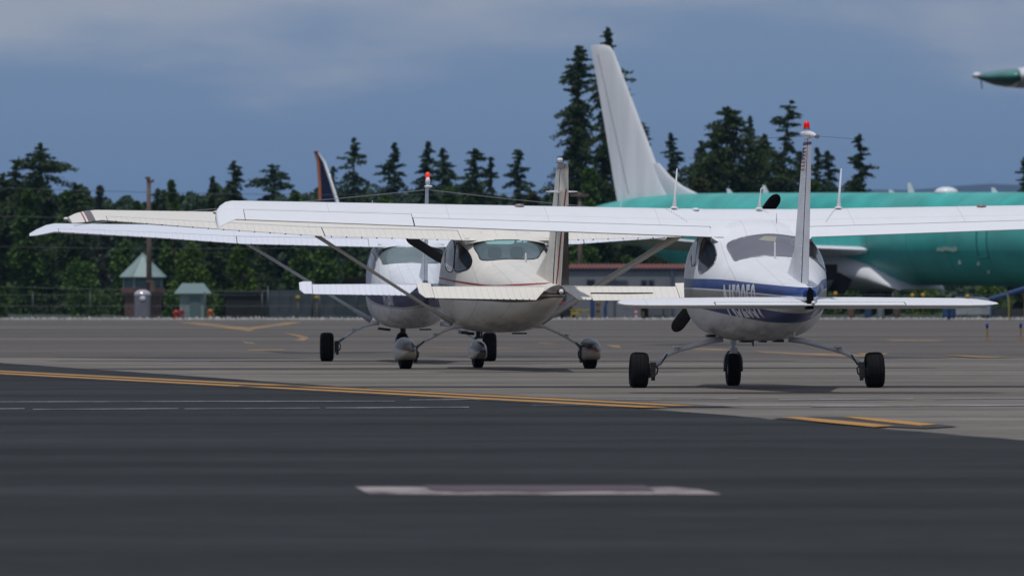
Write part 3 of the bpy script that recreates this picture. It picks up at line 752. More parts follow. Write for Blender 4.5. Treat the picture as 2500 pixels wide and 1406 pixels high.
wheel(P1.root, (nx, 1.90, .168), .168, .138)
propeller(P1, P1.loc(1774, 642, 3.0), 1.80, R(38))
# belly details: beacon, drain, exhaust, cabin steps, aerial
mb = MB(); p = P1.loc(1838, 833, -.6); mb.loft([[p + Vector((-.012, .1, .03)), p + Vector((.012, .1, .03)), p + Vector((.004, -.06, .03)), p + Vector((-.004, -.06, .03))], [p + Vector((-.006, -.02, -.05)), p + Vector((.006, -.02, -.05)), p + Vector((.004, -.06, -.05)), p + Vector((-.004, -.06, -.05))]]); mb.build('belly_aerial', darkmetal, P1.root)
mb = MB(); p = P1.loc(1937, 815, -1.6); mb.tube([p + Vector((0, .1, .05)), p + Vector((0, 0, .0)), p + Vector((0, -.03, -.03))], [.03, .02, .012], 8); mb.build('tail_tie_down', legm, P1.root, smooth=True)
for (u, v, w, h) in ((1735, 820, .08, .03), (1820, 832, .10, .03), (1862, 833, .06, .02), (1900, 832, .09, .025)):
    mb = MB(); p = P1.loc(u, v, -.2); mb.box(p, (w, .25, h)); mb.build('belly_fitting', darkmetal, P1.root)
mb = MB(); mb.tube([P1.loc(1892, 640, -1.62), P1.loc(1892, 596, -1.64), P1.loc(1892, 590, -1.64)], [.010, .009, .003], 6); mb.build('roof_aerial', clearlens, P1.root)
mb = MB(); mb.tube([P1.loc(1896, 521, .2), P1.loc(1895, 572, -.5)], .0018, 4); mb.build('aerial_wire', darkmetal, P1.root)

# ================================ high-wing strutted aircraft (planes 2 and 3)
def F172(k):
    S = [(2.6, .1, 1.05, 1.15, .97, 2, 2), (2.45, .36, 1.02, 1.28, .74, 2.3, 2.3), (1.6, .46, 1.0, 1.34, .56, 2.4, 2.4), (1.1, .52, 1.0, 1.40, .48, 2.5, 2.5), (.6, .565, 1.0, 1.78, .463, 3.0, 2.6),
         (0, .575, 1.0, 1.80, .463, 3.0, 2.6), (-.6, .56, 1.0, 1.76, .468, 2.7, 2.6), (-.9, .53, 1.0, 1.64, .48, 2.5, 2.5), (-1.25, .49, 1.0, 1.49, .50, 2.35, 2.45), (-1.6, .45, 1.0, 1.375, .53, 2.25, 2.4),
         (-2.5, .36, .99, 1.27, .60, 2.2, 2.3), (-3.5, .25, .98, 1.18, .70, 2.2, 2.2), (-4.5, .15, .97, 1.09, .80, 2.2, 2.1), (-5.05, .085, .97, 1.05, .87, 2.1, 2), (-5.3, .045, .97, 1.01, .93, 2, 2)]
    return [(y, w * k if y > -4 else w * (1 + (k - 1) * .4), zm, zt, zb, a, b) for y, w, zm, zt, zb, a, b in S]
def strutted(P, kw, hull, wingm, ctrl, tipm, ST, T, flap, ail, finm, rudm, glass, stabz, edef, rdef, half, hl, hv, prop, pants, wheels, reg, regm, regpos, beacon, strut_c, legs):
    mb = MB(); mb.loft(fuselage_mesh(F172(kw), 44)); fus = mb.build('fuselage', hull, P.root, smooth=True); bv = make_bvh(fus)
    wing = build_wing(P, ST, flap, ail, .76, .76, wingm, ctrl, T[0][0], tipm, dots=True, ts=T)
    # roof edge over the rear window
    mb = MB(); rr = []; w_ = .46 * kw
    for x in np.linspace(-w_, w_, 15):
        t = abs(x) / w_; z_ = 1.625 - .06 * t ** 3
        rr.append([Vector((x, -.70, 1.70)), Vector((x, -.85, 1.665 - .02 * t)), Vector((x, -.93 + .1 * t * t, z_ + .012)), Vector((x, -.95 + .1 * t * t, z_ - .005)), Vector((x, -.8, 1.58)), Vector((x, -.6, 1.58))])
    mb.loft(rr); mb.build('roof_fairing', wingm, P.root, auto=50)
    for nm, pts in glass:
        patch(nm, bv, pix(P, pts), P.ray, {'rear_window': hl}.get(nm, sideglass), P.root, rim=black if kw > 1.1 else silver, maxe=8, rim_r=.006)
    for nm in ('side_window', 'door_window'):
        poly = [(-.55, 1.55), (-.9, 1.5), (-1.15, 1.32), (-1.1, 1.2), (-.5, 1.17)] if nm == 'side_window' else [(.5, 1.52), (-.45, 1.55), (-.42, 1.17), (.45, 1.17)]
        patch(nm, bv, poly, lambda a, b: (Vector((3, a, b)), Vector((-1, 0, 0))), sideglass, P.root, maxe=.1)
    patch('windscreen', bv, [(-.42, 1.44), (-.42, 1.66), (.42, 1.66), (.42, 1.44)], lambda a, b: (Vector((a, 6, b)), Vector((0, -1, 0))), sideglass, P.root, maxe=.1)
    # tail
    FS = [(1.03, -4.02, -5.22, .09), (1.25, -4.12, -5.25, .085), (hv - .05, -4.93, -5.52, .055), (hv, -5.05, -5.52, .03)]
    fin, rud = build_fin(P, FS, .60, finm, rudm, rdef, 1.06)
    mb = MB(); rr = []
    for z, yl, th in ((1.04, -2.75, .13), (1.12, -3.0, .10), (1.22, -3.35, .08), (1.34, -3.8, .07), (1.46, -4.25, .06)): rr.append(vring(z, yl, -4.5, th, 0, 1))
    mb.loft(rr); mb.build('dorsal_fairing', finm, P.root, auto=50)
    mb = MB()
    if beacon == 'red':
        mb.lathe([(0, .03), (.05, .03), (.072, .02), (.078, .006)], (0, -5.26, hv + .03), 'Z', 12); mb.build('beacon', redlit, P.root, smooth=True)
        mb = MB(); mb.ball((0, -5.28, hv - .02), (.034, .18, .06), 10); mb.ball((0, -5.45, hv - .09), (.055, .08, .022), 8); mb.build('fin_cap', wingm, P.root, smooth=True)
    else:
        mb.lathe([(0, .035), (.045, .032), (.052, .02)], (-.01, -5.26, hv + .022), 'Z', 12); mb.build('beacon', clearlens, P.root, smooth=True)
        mb = MB(); mb.lathe([(0, .045), (.014, .045)], (-.01, -5.26, hv + .008), 'Z', 12); mb.build('beacon_base', steel, P.root, auto=40)
        mb = MB(); mb.loft([vring(hv - .055, -4.95, -5.53, .085, 0, 1), vring(hv + .0, -5.03, -5.53, .075, 0, 1), vring(hv + .012, -5.15, -5.48, .05, 0, 1)]); mb.build('fin_cap', mat('cap_brown', (.10, .07, .065), .3), P.root, auto=45)
        for sgn in (-1, 1):
            mb = MB(); mb.loft([[Vector((sgn * .02, -5.05, 2.19)), Vector((sgn * .02, -5.3, 2.17)), Vector((sgn * .02, -5.3, 2.155)), Vector((sgn * .02, -5.05, 2.17))], [Vector((sgn * .19, -5.30, 2.175)), Vector((sgn * .19, -5.34, 2.17)), Vector((sgn * .19, -5.34, 2.165)), Vector((sgn * .19, -5.30, 2.168))]]); mb.build('tail_aerial', clearlens, P.root)
    # horizontal tail and elevators
    mb = MB(); rr = [hring(x, yl, -5.02, stabz, th, 0, .58) for x, yl, th in ((-half + .17, -4.28, .06), (-.1, -4.1, .10), (.1, -4.1, .10), (half - .17, -4.28, .06))]
    mb.loft(rr); mb.build('tailplane', wingm, P.root, auto=40)
    for sgn in (-1, 1):
        mb = MB(); rr = []
        for x, c0, c1_ in ((.10, .6, .66), (.26, .6, 1), (half - .175, .6, 1)):
            yl = -4.1 - .18 * x / half; r = hring(x * sgn, yl, -5.02, stabz, .07, c0, c1_, 7); rr.append(rot_x(r, yl + (-5.02 - yl) * .6, stabz, edef))
        mb.loft(rr); el_ = mb.build('elevator', ctrl, P.root, auto=40)
        mb = MB(); rr = []
        for x, c0, c1_ in ((half - .168, .46, 1), (half - .06, .45, 1), (half, .50, .82)):
            yl = -4.28; r = hring(x * sgn, yl, -5.02, stabz, .055, c0, c1_, 7); rr.append(rot_x(r, -4.73, stabz, edef))
        mb.loft(rr); mb.build('elevator_horn', ctrl, el_, auto=40)
        mb = MB(); rr = [hring(x, -4.12, -5.02, stabz, .075, .575, .605, 1) for x in (.1 * sgn, (half - .17) * sgn)]; mb.loft([[Vector((q.x, q.y, stabz + (q.z - stabz) * .7)) for q in r] for r in rr]); mb.build('hinge_gap', seam, el_)
        if sgn > 0 and beacon != 'red':
            mb = MB(); rr = [rot_x(hring(x, -4.18, -5.10, stabz + .004, .05, .82, 1, 3), -4.72, stabz, edef) for x in (.42, 1.18)]; mb.loft(rr); mb.build('trim_tab', ctrl, el_, auto=40)
            mb = MB(); rr = [rot_x(hring(x, -4.18, -5.05, stabz + .0055, .052, .812, .820, 1), -4.72, stabz, edef) for x in (.42, 1.18)]; mb.loft(rr); mb.build('tab_gap', seam, el_)
        mb = MB(); x = .34
        while x < half - .1:
            yl = -4.2; p = rot_x([Vector((x * sgn, -5.025, stabz - .004))], -4.70, stabz, edef)[0]; mb.box(p, (.010, .012, .012)); x += .0775
        mb.build('edge_clips', black, el_, kind='stuff')
    mb = MB(); mb.lathe([(-5.33, .012), (-5.30, .03), (-5.22, .034)], (0, 0, .975), 'Y', 12); mb.build('tail_light', clearlens, P.root, smooth=True)
    # struts
    for sgn in (-1, 1):
        a = Vector((sgn * 2.33, .02, 1.70)); b = Vector((sgn * (.545 * kw if kw < 1.1 else .58), .18, .60)); mb = MB(); rr = []
        for t in np.linspace(0, 1, 6):
            p = a.lerp(b, t); k = 1.25 if t in (0, 1) else 1
            rr.append([p + Vector((math.sin(q) * -.036 * k * .5, math.cos(q) * .075, math.sin(q) * .036 * k)) for q in [2 * math.pi * j / 12 for j in range(12)]])
        mb.loft(rr); mb.build('wing_strut', strut_c, P.root, smooth=True)
        mb = MB(); mb.tube([b - (a - b).normalized() * .04, b, b.lerp(a, .05), b.lerp(a, .12)], [.045, .042, .036, .027], 10); mb.build('strut_fairing', strut_c, P.root, smooth=True)
    # undercarriage
    for sgn, pts in legs:
        pp = [P.loc(u, v, 0) for u, v in pts]
        mb = MB(); mb.tube(pp, [.03] + [.022] * (len(pp) - 2) + [.018], 10); lg = mb.build('landing_leg', strut_c, P.root, smooth=True)
        mb = MB(); s0 = pp[len(pp) // 2]; mb.box((s0.x, -.04, s0.z + .035), (.06, .08, .007)); mb.box((s0.x, -.02, s0.z + .018), (.025, .03, .035)); mb.build('step', strut_c, lg)
        mb = MB(); mb.tube([pp[-2] + Vector((0, -.03, .0)), pp[-1] + Vector((-sgn * .03, -.05, .03)), pp[-1] + Vector((0, -.05, -.02)), pp[-1] + Vector((0, -.05, -.14))], .009, 5); mb.build('brake_line', darkmetal, lg)
    r, w = wheels[0]
    for (u, v, y, nose) in wheels[1]:
        x = P.loc(u, 850, y).x; sgn = -1 if x < 0 else 1
        wheel(P.root, (x, y, r if not nose else r * .96), r if not nose else r * .96, w if not nose else w * .85, 0, brake=0 if nose else -sgn)
        if pants:
            zt_ = .415 if not nose else .375; hw = .132 if not nose else .105; mb = MB(); rr = []
            for t in np.linspace(0, 1, 17):
                yy = y + .42 - 1.02 * t; k = math.sin(math.pi * min(1, t * 1.02 + .03) ** .75) ** .62 if 0 < t < 1 else .02
                k = max(k, .03)
                zb = .105 + (.13 * (t - .55) if t > .55 else 0) + (1 - k) * .10; zt2 = zb + (zt_ - .105) * k * (1.0 - .12 * t)
                zm = (zb + zt2) / 2 - .03
                rg = []
                for j in range(20):
                    q = 2 * math.pi * j / 20; c, s_ = math.cos(q), math.sin(q); e = 2.35 if s_ > 0 else 5
                    rg.append(Vector((x + hw * k * math.copysign(abs(c) ** (2 / e), c), yy, zm + ((zt2 - zm) if s_ > 0 else (zm - zb)) * math.copysign(abs(s_) ** (2 / e), s_))))
                rr.append(rg)
            mb.loft(rr); mb.build('wheel_pant', pants, P.root, auto=60)
        if nose:
            mb = MB(); mb.tube([(x, y - .02, .55), (x, y - .02, .40)], .03, 10); mb.tube([(x + .03, y - .1, .52), (x + .035, y - .1, .38)], .012, 6); mb.box((x, y - .06, .39), (.10, .08, .025)); nl = mb.build('nose_leg', darkmetal, P.root)
            if not pants:
                mb = MB(); arc = [(x + .095 * math.cos(q), y, .29 + .10 * math.sin(q)) for q in np.linspace(0, math.pi, 9)]; mb.tube([(x + .095, y, .16)] + arc + [(x - .095, y, .16)], .016, 8); mb.build('fork', strut_c, nl, smooth=True)
    propeller(P, prop[0], prop[1], prop[2])
    for x, z0, h in reg[1]:
        antenna(P, (x, .0, z0), (x + .02, -.05, z0 + h), .006, 'wing_antenna', mat('aerial_cream%.2f' % x, (.6, .58, .5), .5), False)
    lettering('registration_number', bv, reg[0], P.root, regm, side(*regpos[:2]), regpos[2], .12, wscale=.8, off=.003)
    for c_, s_ in (((-.33 * kw, .1, .455), (.17, .25, .035)), ((.25 * kw, .1, .45), (.16, .2, .02))):
        mb = MB(); mb.box(c_, s_, 0, ry=.12 if c_[0] < 0 else 0); mb.build('belly_vent', darkmetal, P.root)
    return bv, fus

# plane 2: cream with red and brown trim
P2 = Plane('light_aircraft', -.18, 103.3, .146, 'cream light aircraft with red and brown trim, wing struts and wheel pants')
cw = paint('cream_wing_paint', CREAM, dirt=.05, xlines=(.78, 2.45))
cc_ = paint('cream_ribbed_paint', CREAM, dirt=.04, rib=.078)
h2 = paint('cream_hull_paint', CREAM, [
    (BROWN, 'yz', [(-5.4, .90), (-5.0, .90), (-4.2, .86), (-3.2, .845), (-2.2, .86), (-1, .87), (.3, .885), (2.6, .92)], [(-5.4, 1.3), (-5.0, 1.05), (-4.55, .945), (-3.2, .935), (-2.2, .965), (-1, 1.03), (.3, 1.075), (2.6, 1.10)]),
    (CREAM, 'yz', [(-5.4, .925), (-3, .925), (.3, .945), (2.6, .97)], [(-5.4, .935), (-3, .935), (.3, .955), (2.6, .98)]),
    (RED, 'yz', [(-4.6, 1.065), (-3.6, 1.045), (-2.4, 1.03), (-1.4, 1.06), (-.5, 1.10), (.5, 1.135), (2.6, 1.16)], [(-4.6, 1.085), (-3.6, 1.07), (-2.4, 1.058), (-1.4, 1.088), (-.5, 1.125), (.5, 1.16), (2.6, 1.18)])],
    lines=(.42, -.5, -1.45, -2.3), belly=.76, dirt=.09, xlines=(.13, .30, .5))
fin2m = paint('cream_fin_paint', (.70, .67, .59), dirt=.1)
rud2m = paint('cream_rudder_paint', (.72, .69, .61), [
    (BROWN, 'zy', [(1.0, -6.2), (1.5, -6.2), (2.0, -6.2)], [(1.0, -4.98), (1.5, -5.15), (2.0, -5.36)]),
    (RED, 'zy', [(1.0, -4.86), (1.5, -5.075), (2.0, -5.32), (2.2, -5.42)], [(1.0, -4.82), (1.5, -5.035), (2.0, -5.28), (2.2, -5.38)])], dirt=.08)
tip2 = paint('cream_tip_paint', CREAM, [], dirt=.05)
pant2 = paint('pant_paint', (.55, .51, .44), [((0.026, .018, .020), 'yz', [(-.7, .215), (-.25, .25), (.5, .28), (1.05, .215), (1.6, .25), (2.3, .27)], [(-.7, .8), (-.25, .8), (.5, .8), (2.3, .8)]),
        (RED, 'yz', [(-.7, .203), (-.25, .238), (.5, .268), (1.05, .203), (1.6, .238), (2.3, .258)], [(-.7, .21), (-.25, .245), (.5, .275), (1.05, .21), (1.6, .245), (2.3, .265)])], dirt=.15, rough=.18)
ST2 = [[0, .75, -.88, 1.93, 1.615, .20], [.55, .75, -.88, 1.93, 1.617, .20], [2.4, .75, -.86, 1.955, 1.67, .19], [3.6, .72, -.66, 1.98, 1.755, .16], [5.05, .68, -.45, 2.0, 1.868, .12]]
T2 = [[5.05, .68, -.45, 2.0, 1.868, .12], [5.2, .62, -.46, 1.985, 1.85, .11], [5.32, .5, -.45, 1.955, 1.835, .08], [5.42, .3, -.42, 1.91, 1.83, .035]]
bv2, fus2 = strutted(P2, 1.165, h2, cw, cc_, tip2, ST2, T2, (.58, 2.30), (2.30, 4.98), fin2m, rud2m,
    [('rear_window', [(1157, 601), (1175, 590), (1215, 587), (1290, 587), (1318, 592), (1329, 602), (1320, 618), (1304, 633), (1240, 633), (1180, 636), (1167, 620)]),
     ('side_window', [(1116, 593), (1127, 600), (1138, 610), (1147, 621), (1153, 637), (1148, 653), (1135, 660), (1113, 663), (1110, 645), (1113, 608)]),
     ('door_window', [(1092, 588), (1109, 591), (1106, 660), (1088, 652)])],
    1.02, R(24), R(13), 1.66, glass2, 2.50, (P2.loc(1133, 668, 2.62), 1.78, R(-57)), pant2,
    ((.182, .155), [(990, 860, 0, 0), (1440, 860, 0, 0), (1167, 860, 1.65, 1)]), ('N3187', [(-1.62, 1.90, .22), (1.55, 1.90, .22)]),
    mat('brown_lettering', (.30, .26, .22), .4), (-.2, .90, .16), 'white', cw,
    ((-1, [(1160, 798), (1112, 797), (1080, 808), (1060, 820), (1035, 832), (1014, 850)]), (1, [(1305, 795), (1330, 797), (1360, 810), (1385, 823), (1405, 835), (1421, 852)])))
mb = MB(); mb.tube([P2.loc(1283, 648, -1.9), P2.loc(1284, 622, -1.92), P2.loc(1284, 617, -1.92)], [.014, .011, .003], 6); mb.build('roof_aerial', clearlens, P2.root)
# windscreen light and seat backs painted as patches on the opaque rear window
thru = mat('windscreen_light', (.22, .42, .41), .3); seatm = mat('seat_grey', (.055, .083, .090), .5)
for nm, pts, m_ in (('painted_windscreen_glow', [(1184, 592), (1215, 589), (1257, 588), (1254, 596), (1244, 598), (1190, 597)], thru), ('painted_windscreen_glow', [(1261, 588), (1274, 588), (1274, 593), (1262, 594)], thru), ('painted_windscreen_glow', [(1277, 589), (1288, 590), (1284, 594), (1277, 594)], thru)):
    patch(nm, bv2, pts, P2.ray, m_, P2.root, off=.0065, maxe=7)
for cx_ in (1262, 1208):
    pts = [(cx_ + 17 * math.copysign(abs(math.cos(q)) ** .6, math.cos(q)), 617 - 14 * math.copysign(abs(math.sin(q)) ** .6, math.sin(q))) for q in np.linspace(0, 2 * math.pi, 17)[:-1]]
    patch('seat_back', bv2, pts, P2.ray, seatm, P2.root, off=.006, maxe=7)
# striped wing-tip bands of plane 2
for sgn in (-1, 1):
    for nm, xa, xb, m_ in (('tip_band', 5.13, 5.22, mat('tip_brown%d' % sgn, (.13, .10, .10), .35)), ('tip_stripe', 5.245, 5.262, mat('tip_red%d' % sgn, RED, .35))):
        mb = MB(); mb.loft([[q + Vector((0, 0, .003 if i < 11 else -.003)) for i, q in enumerate(wring([x] + interp(T2, x)[1:], 0.01, 1, sgn, 10))] for x in (xa, (xa + xb) / 2, xb)]); mb.build(nm, m_, P2.root, auto=40)
    mb = MB(); mb.ball((5.45 * sgn, .1, 1.885), (.032, .04, .024), 8); mb.build('navigation_light', clearlens, P2.root, smooth=True)

# plane 3: white with navy lower sides
P3 = Plane('light_aircraft', -1.46, 114.9, .063, 'white light aircraft with navy stripe and lit red beacon, farthest of the three')
ww3 = paint('cool_white_paint', (.70, .73, .80), dirt=.04, xlines=(.78, 2.45))
wc3 = paint('white_ribbed_paint', (.71, .73, .81), dirt=.03, rib=.078)
LW = (.6, .64, .72)
h3 = paint('navy_hull_paint', (.74, .77, .83), [
    (NAVY, 'yz', [(-5.4, .86), (-4.4, .80), (-3.4, .765), (-2.4, .77), (-1.4, .80), (.3, .93), (2.6, 1.0)], [(-5.4, 1.2), (-5.0, 1.11), (-4.4, 1.085), (-3.4, 1.08), (-1.4, 1.06), (.3, 1.03), (2.6, 1.04)]),
    (LW, 'yz', [(-5.3, 1.055), (-3.4, 1.055), (-1.4, 1.04), (.3, 1.012)], [(-5.3, 1.066), (-3.4, 1.064), (-1.4, 1.05), (.3, 1.02)]),
    (NAVY, 'yz', [(-4.4, .783), (-3.4, .745), (-2.4, .75), (-1.4, .78), (.3, .91)], [(-4.4, .79), (-3.4, .753), (-2.4, .758), (-1.4, .788), (.3, .918)])],
    lines=(.42, -.5, -.9, -1.45, -2.3), belly=.78, dirt=.08, xlines=(.1, .22, .34, .46))
fin3m = paint('pale_fin_paint', (.60, .64, .68), [(NAVY, 'zy', [(1.02, -6), (1.13, -6)], [(1.02, -3.4), (1.13, -4.6)])], dirt=.08)
ST3 = [[0, .75, -.88, 1.90, 1.60, .20], [.55, .75, -.88, 1.90, 1.602, .20], [2.35, .75, -.86, 1.91, 1.645, .19], [3.5, .72, -.66, 1.92, 1.73, .16], [4.95, .68, -.45, 1.935, 1.815, .12]]
T3 = [[4.95, .68, -.45, 1.935, 1.815, .12], [5.07, .6, -.46, 1.91, 1.79, .11], [5.2, .35, -.45, 1.85, 1.765, .08], [5.3, .05, -.42, 1.79, 1.755, .03]]
bv3, fus3 = strutted(P3, 1.0, h3, ww3, wc3, ww3, ST3, T3, (.58, 2.42), (2.42, 4.9), fin3m, fin3m,
    [('rear_window', [(925, 622), (932, 611), (948, 606), (1000, 604), (1055, 605), (1078, 611), (1086, 622), (1075, 636), (1060, 643), (1000, 642), (960, 643), (937, 645), (931, 634)]),
     ('side_window', [(902, 615), (911, 620), (917, 630), (919, 642), (914, 656), (905, 662), (900, 655), (899, 635)])],
    1.06, R(22), R(0), 1.70, glass3, 2.47, (P3.loc(985, 668, 2.62), 1.8, R(80)), None,
    ((.205, .185), [(798, 850, 0, 0), (1195, 850, 0, 0), (982, 850, 1.65, 1)]), ('N12807', [(-1.5, 1.87, .2), (1.5, 1.87, .2)]),
    mat('pale_lettering', (.6, .62, .68), .4), (-1.75, .80, .34), 'red', ww3,
    ((-1, [(925, 788), (908, 791), (885, 797), (862, 808), (840, 824), (822, 838)]), (1, [(1075, 790), (1090, 793), (1115, 800), (1140, 812), (1160, 826), (1178, 842)])))
mb = MB(); mb.box((-.02, -2.2, .62), (.13, .3, .01)); 
# antenna wires from plane 3 fin to its wing tips
for sgn in (-1, 1):
    mb = MB(); mb.tube([(0, -5.35, 2.34), (sgn * 1.2, -3.6, 2.235), (sgn * 3.0, -1.6, 2.10), (sgn * 4.7, .1, 1.90)], .0035, 4); mb.build('aerial_wire', mat('wire%d' % sgn, (.3, .32, .35), .5), P3.root)

# plane 4: only its green-and-white wing tip reaches into the frame, close to the camera on the right
root4 = empty('light_aircraft', (7.90, 43.6, 0), 0, 'pointed green wing tip with white band and small white light, at upper right edge', 'light aircraft', 'high wing propeller aircraft on the apron')
tipgreen = mat('green_tip_paint', (.05, .19, .17), .35, coat=.3, noise=.2, nscale=8)
w4 = mat('white_wing_gloss', (.75, .77, .80), .35); u4 = mat('grey_brown_underside', (.12, .11, .10), .6)
mb = MB(); tp = MB()
def r4(x, hw, z, ht, hb, n=16):
    return [Vector((x, math.cos(q) * hw, z + (math.sin(q) * ht if math.sin(q) > 0 else math.sin(q) * hb))) for q in [2 * math.pi * k / n for k in range(n)]]
zt4 = CH + (HZ - 190) / F * 43.6
mb.loft([r4(-5.215, .42, zt4, .050, .055), r4(-5.16, .46, zt4, .056, .058), r4(-4.9, .6, zt4, .07, .06), r4(0, .78, zt4 - .12, .10, .08), r4(4.9, .6, zt4, .06, .05), r4(5.45, .1, zt4, .02, .02)]); mb.build('wing', w4, root4, smooth=True)
tp.loft([r4(-5.42, .02, zt4 + .004, .010, .012), r4(-5.40, .06, zt4 + .003, .018, .018), r4(-5.37, .14, zt4 + .001, .028, .028), r4(-5.33, .24, zt4, .038, .041), r4(-5.27, .33, zt4, .046, .051), r4(-5.218, .41, zt4, .049, .054)]); tp.build('wing_tip', tipgreen, root4, smooth=True)
mb = MB(); mb.ball((-5.425, 0, zt4 + .012), (.024, .03, .017), 8); mb.build('navigation_light', clearlens, root4, smooth=True)
mb = MB(); mb.tube([(-5.45, .0, zt4 + .004), (-5.39, 0, zt4 + .002)], [.003, .012], 6); mb.tube([(-5.405, .0, zt4), (-5.40, -.03, zt4 - .06)], .003, 4); mb.build('static_wick', darkmetal, root4)
mb = MB(); mb.loft([[Vector((x, y * k, zt4 - .005 - zz)) for y, zz in ((-.16, 0), (0, .02), (.2, 0))] for x, k, in ((-5.0, 1), (-4.2, 1))], True, True); mb.build('fuel_drain', u4, root4)
mb = MB(); mb.loft(fuselage_mesh([(-y, w, zm + .02, zt - .05, zb, a, b) for y, w, zm, zt, zb, a, b in F172(1.0)][::-1], 28, 3)); mb.build('fuselage', w4, root4, smooth=True)
mb = MB(); mb.loft([vring(z, yl, yt, .08, 0, 1) for z, yl, yt in ((1.0, 4.0, 5.2), (2.4, 4.9, 5.5))]); mb.build('fin', w4, root4, auto=40)
mb = MB(); mb.loft([hring(x, 4.2, 5.0, 1.05, .08, 0, 1) for x in (-1.6, 1.6)]); mb.build('tailplane', w4, root4, auto=40)
for sgn in (-1, 1):
    mb = MB(); mb.tube([(sgn * .4, 0, .5), (sgn * 1.15, 0, .2)], .03, 8); mb.build('landing_leg', w4, root4, smooth=True)
    wheel(root4, (sgn * 1.2, 0, .195), .195, .16)
    mb = MB(); mb.tube([(sgn * .55, -.1, .62), (sgn * 2.3, 0, zt4 - .12)], .04, 8); mb.build('wing_strut', w4, root4, smooth=True)
wheel(root4, (0, -1.65, .18), .18, .14)
mb = MB(); mb.tube([(0, -1.65, .2), (0, -1.6, .55)], .03, 8); mb.build('nose_leg', darkmetal, root4)

# ================================ airliner
JA = R(59); CA, SA = math.cos(JA), math.sin(JA)
TX, TY = 3.66, 383.0
jet = empty('airliner', (TX + 20 * CA, TY - 20 * SA, 0), 0, 'unpainted green airliner with white tail fin parked behind the white light aircraft', 'airliner')
jo = jet.location.copy()
def J(a, b, z):
    """a metres forward of the tail end, b to starboard (towards the camera's left), z up"""
    return Vector((TX + a * CA - b * SA, TY - a * SA - b * CA, z + (27 - a) * .009)) - jo
def jet_paint():
    m, n, l, b = nt('green_primer')
    tc = n.new('ShaderNodeTexCoord'); t = n.new('ShaderNodeTexNoise'); t.inputs['Scale'].default_value = .55; t.inputs['Detail'].default_value = 5; l.new(tc.outputs['Object'], t.inputs['Vector'])
    mx = n.new('ShaderNodeMix'); mx.data_type = 'RGBA'; mx.inputs[6].default_value = (.010, .28, .25, 1); mx.inputs[7].default_value = (.030, .45, .40, 1)
    r_ = n.new('ShaderNodeMapRange'); r_.inputs[1].default_value = .35; r_.inputs[2].default_value = .65; l.new(t.outputs[0], r_.inputs[0]); l.new(r_.outputs[0], mx.inputs[0])
    dp = n.new('ShaderNodeVectorMath'); dp.operation = 'DOT_PRODUCT'; dp.inputs[1].default_value = (math.cos(R(59)), -math.sin(R(59)), 0); l.new(tc.outputs['Object'], dp.inputs[0])
    def M(op, a_, b_):
        k = n.new('ShaderNodeMath'); k.operation = op
        for i, q in enumerate((a_, b_)):
            if isinstance(q, (int, float)): k.inputs[i].default_value = q
            else: l.new(q, k.inputs[i])
        return k.outputs[0]
    sz = n.new('ShaderNodeSeparateXYZ'); l.new(tc.outputs['Object'], sz.inputs[0])
    j1 = M('LESS_THAN', M('FRACT', M('DIVIDE', dp.outputs['Value'], 3.1), 0), .018)
    j2 = M('LESS_THAN', M('FRACT', M('DIVIDE', sz.outputs[2], .93), 0), .02)
    # panels of slightly different primer
    wn_ = n.new('ShaderNodeTexWhiteNoise'); wn_.noise_dimensions = '2D'; cx_ = n.new('ShaderNodeCombineXYZ'); l.new(M('FLOOR', M('DIVIDE', dp.outputs['Value'], 3.1), 0), cx_.inputs[0]); l.new(M('FLOOR', M('DIVIDE', sz.outputs[2], .93), 0), cx_.inputs[1]); l.new(cx_.outputs[0], wn_.inputs[0])
    m2 = n.new('ShaderNodeMix'); m2.data_type = 'RGBA'; m2.inputs[7].default_value = (.12, .42, .40, 1); l.new(M('MULTIPLY', wn_.outputs['Value'], .5), m2.inputs[0]); l.new(mx.outputs[2], m2.inputs[6])
    m3 = n.new('ShaderNodeMix'); m3.data_type = 'RGBA'; m3.inputs[7].default_value = (.004, .09, .08, 1); l.new(M('MULTIPLY', M('MAXIMUM', j1, j2), .45), m3.inputs[0]); l.new(m2.outputs[2], m3.inputs[6])
    l.new(m3.outputs[2], b.inputs['Base Color'])
    b.inputs['Roughness'].default_value = .38
    return m
green = jet_paint(); jwhite = mat('airliner_white', (.72, .73, .77), .3, noise=.06, nscale=.4, coat=.3); jgrey = mat('fairing_grey', (.66, .66, .70), .45, noise=.15, nscale=.6)
FJ = [(0, .25, 4.45, 4.7, 4.2), (1.5, .7, 4.4, 4.95, 3.9), (4, 1.15, 4.25, 5.2, 3.25), (6.5, 1.5, 4.0, 5.33, 2.45), (9, 1.75, 3.7, 5.40, 1.75), (12, 1.88, 3.45, 5.42, 1.42), (18, 1.88, 3.4, 5.42, 1.36), (37.2, 1.88, 3.4, 5.42, 1.36), (39, 1.75, 3.3, 5.2, 1.45), (41, 1.3, 3.1, 4.4, 1.7), (42.5, .7, 2.9, 3.6, 2.2), (43, .15, 2.85, 3.0, 2.7)]
rr = []
FJ2 = [interp(FJ, a) for a in np.linspace(0, 43, 64)]
for a, w, zm, zt, zb in FJ2:
    rr.append([J(a, math.cos(q) * w, zm + (zt - zm if math.sin(q) > 0 else zm - zb) * math.sin(q)) for q in [2 * math.pi * k / 48 for k in range(48)]])
mb = MB(); mb.loft(rr); jf = mb.build('fuselage', green, jet, smooth=True)
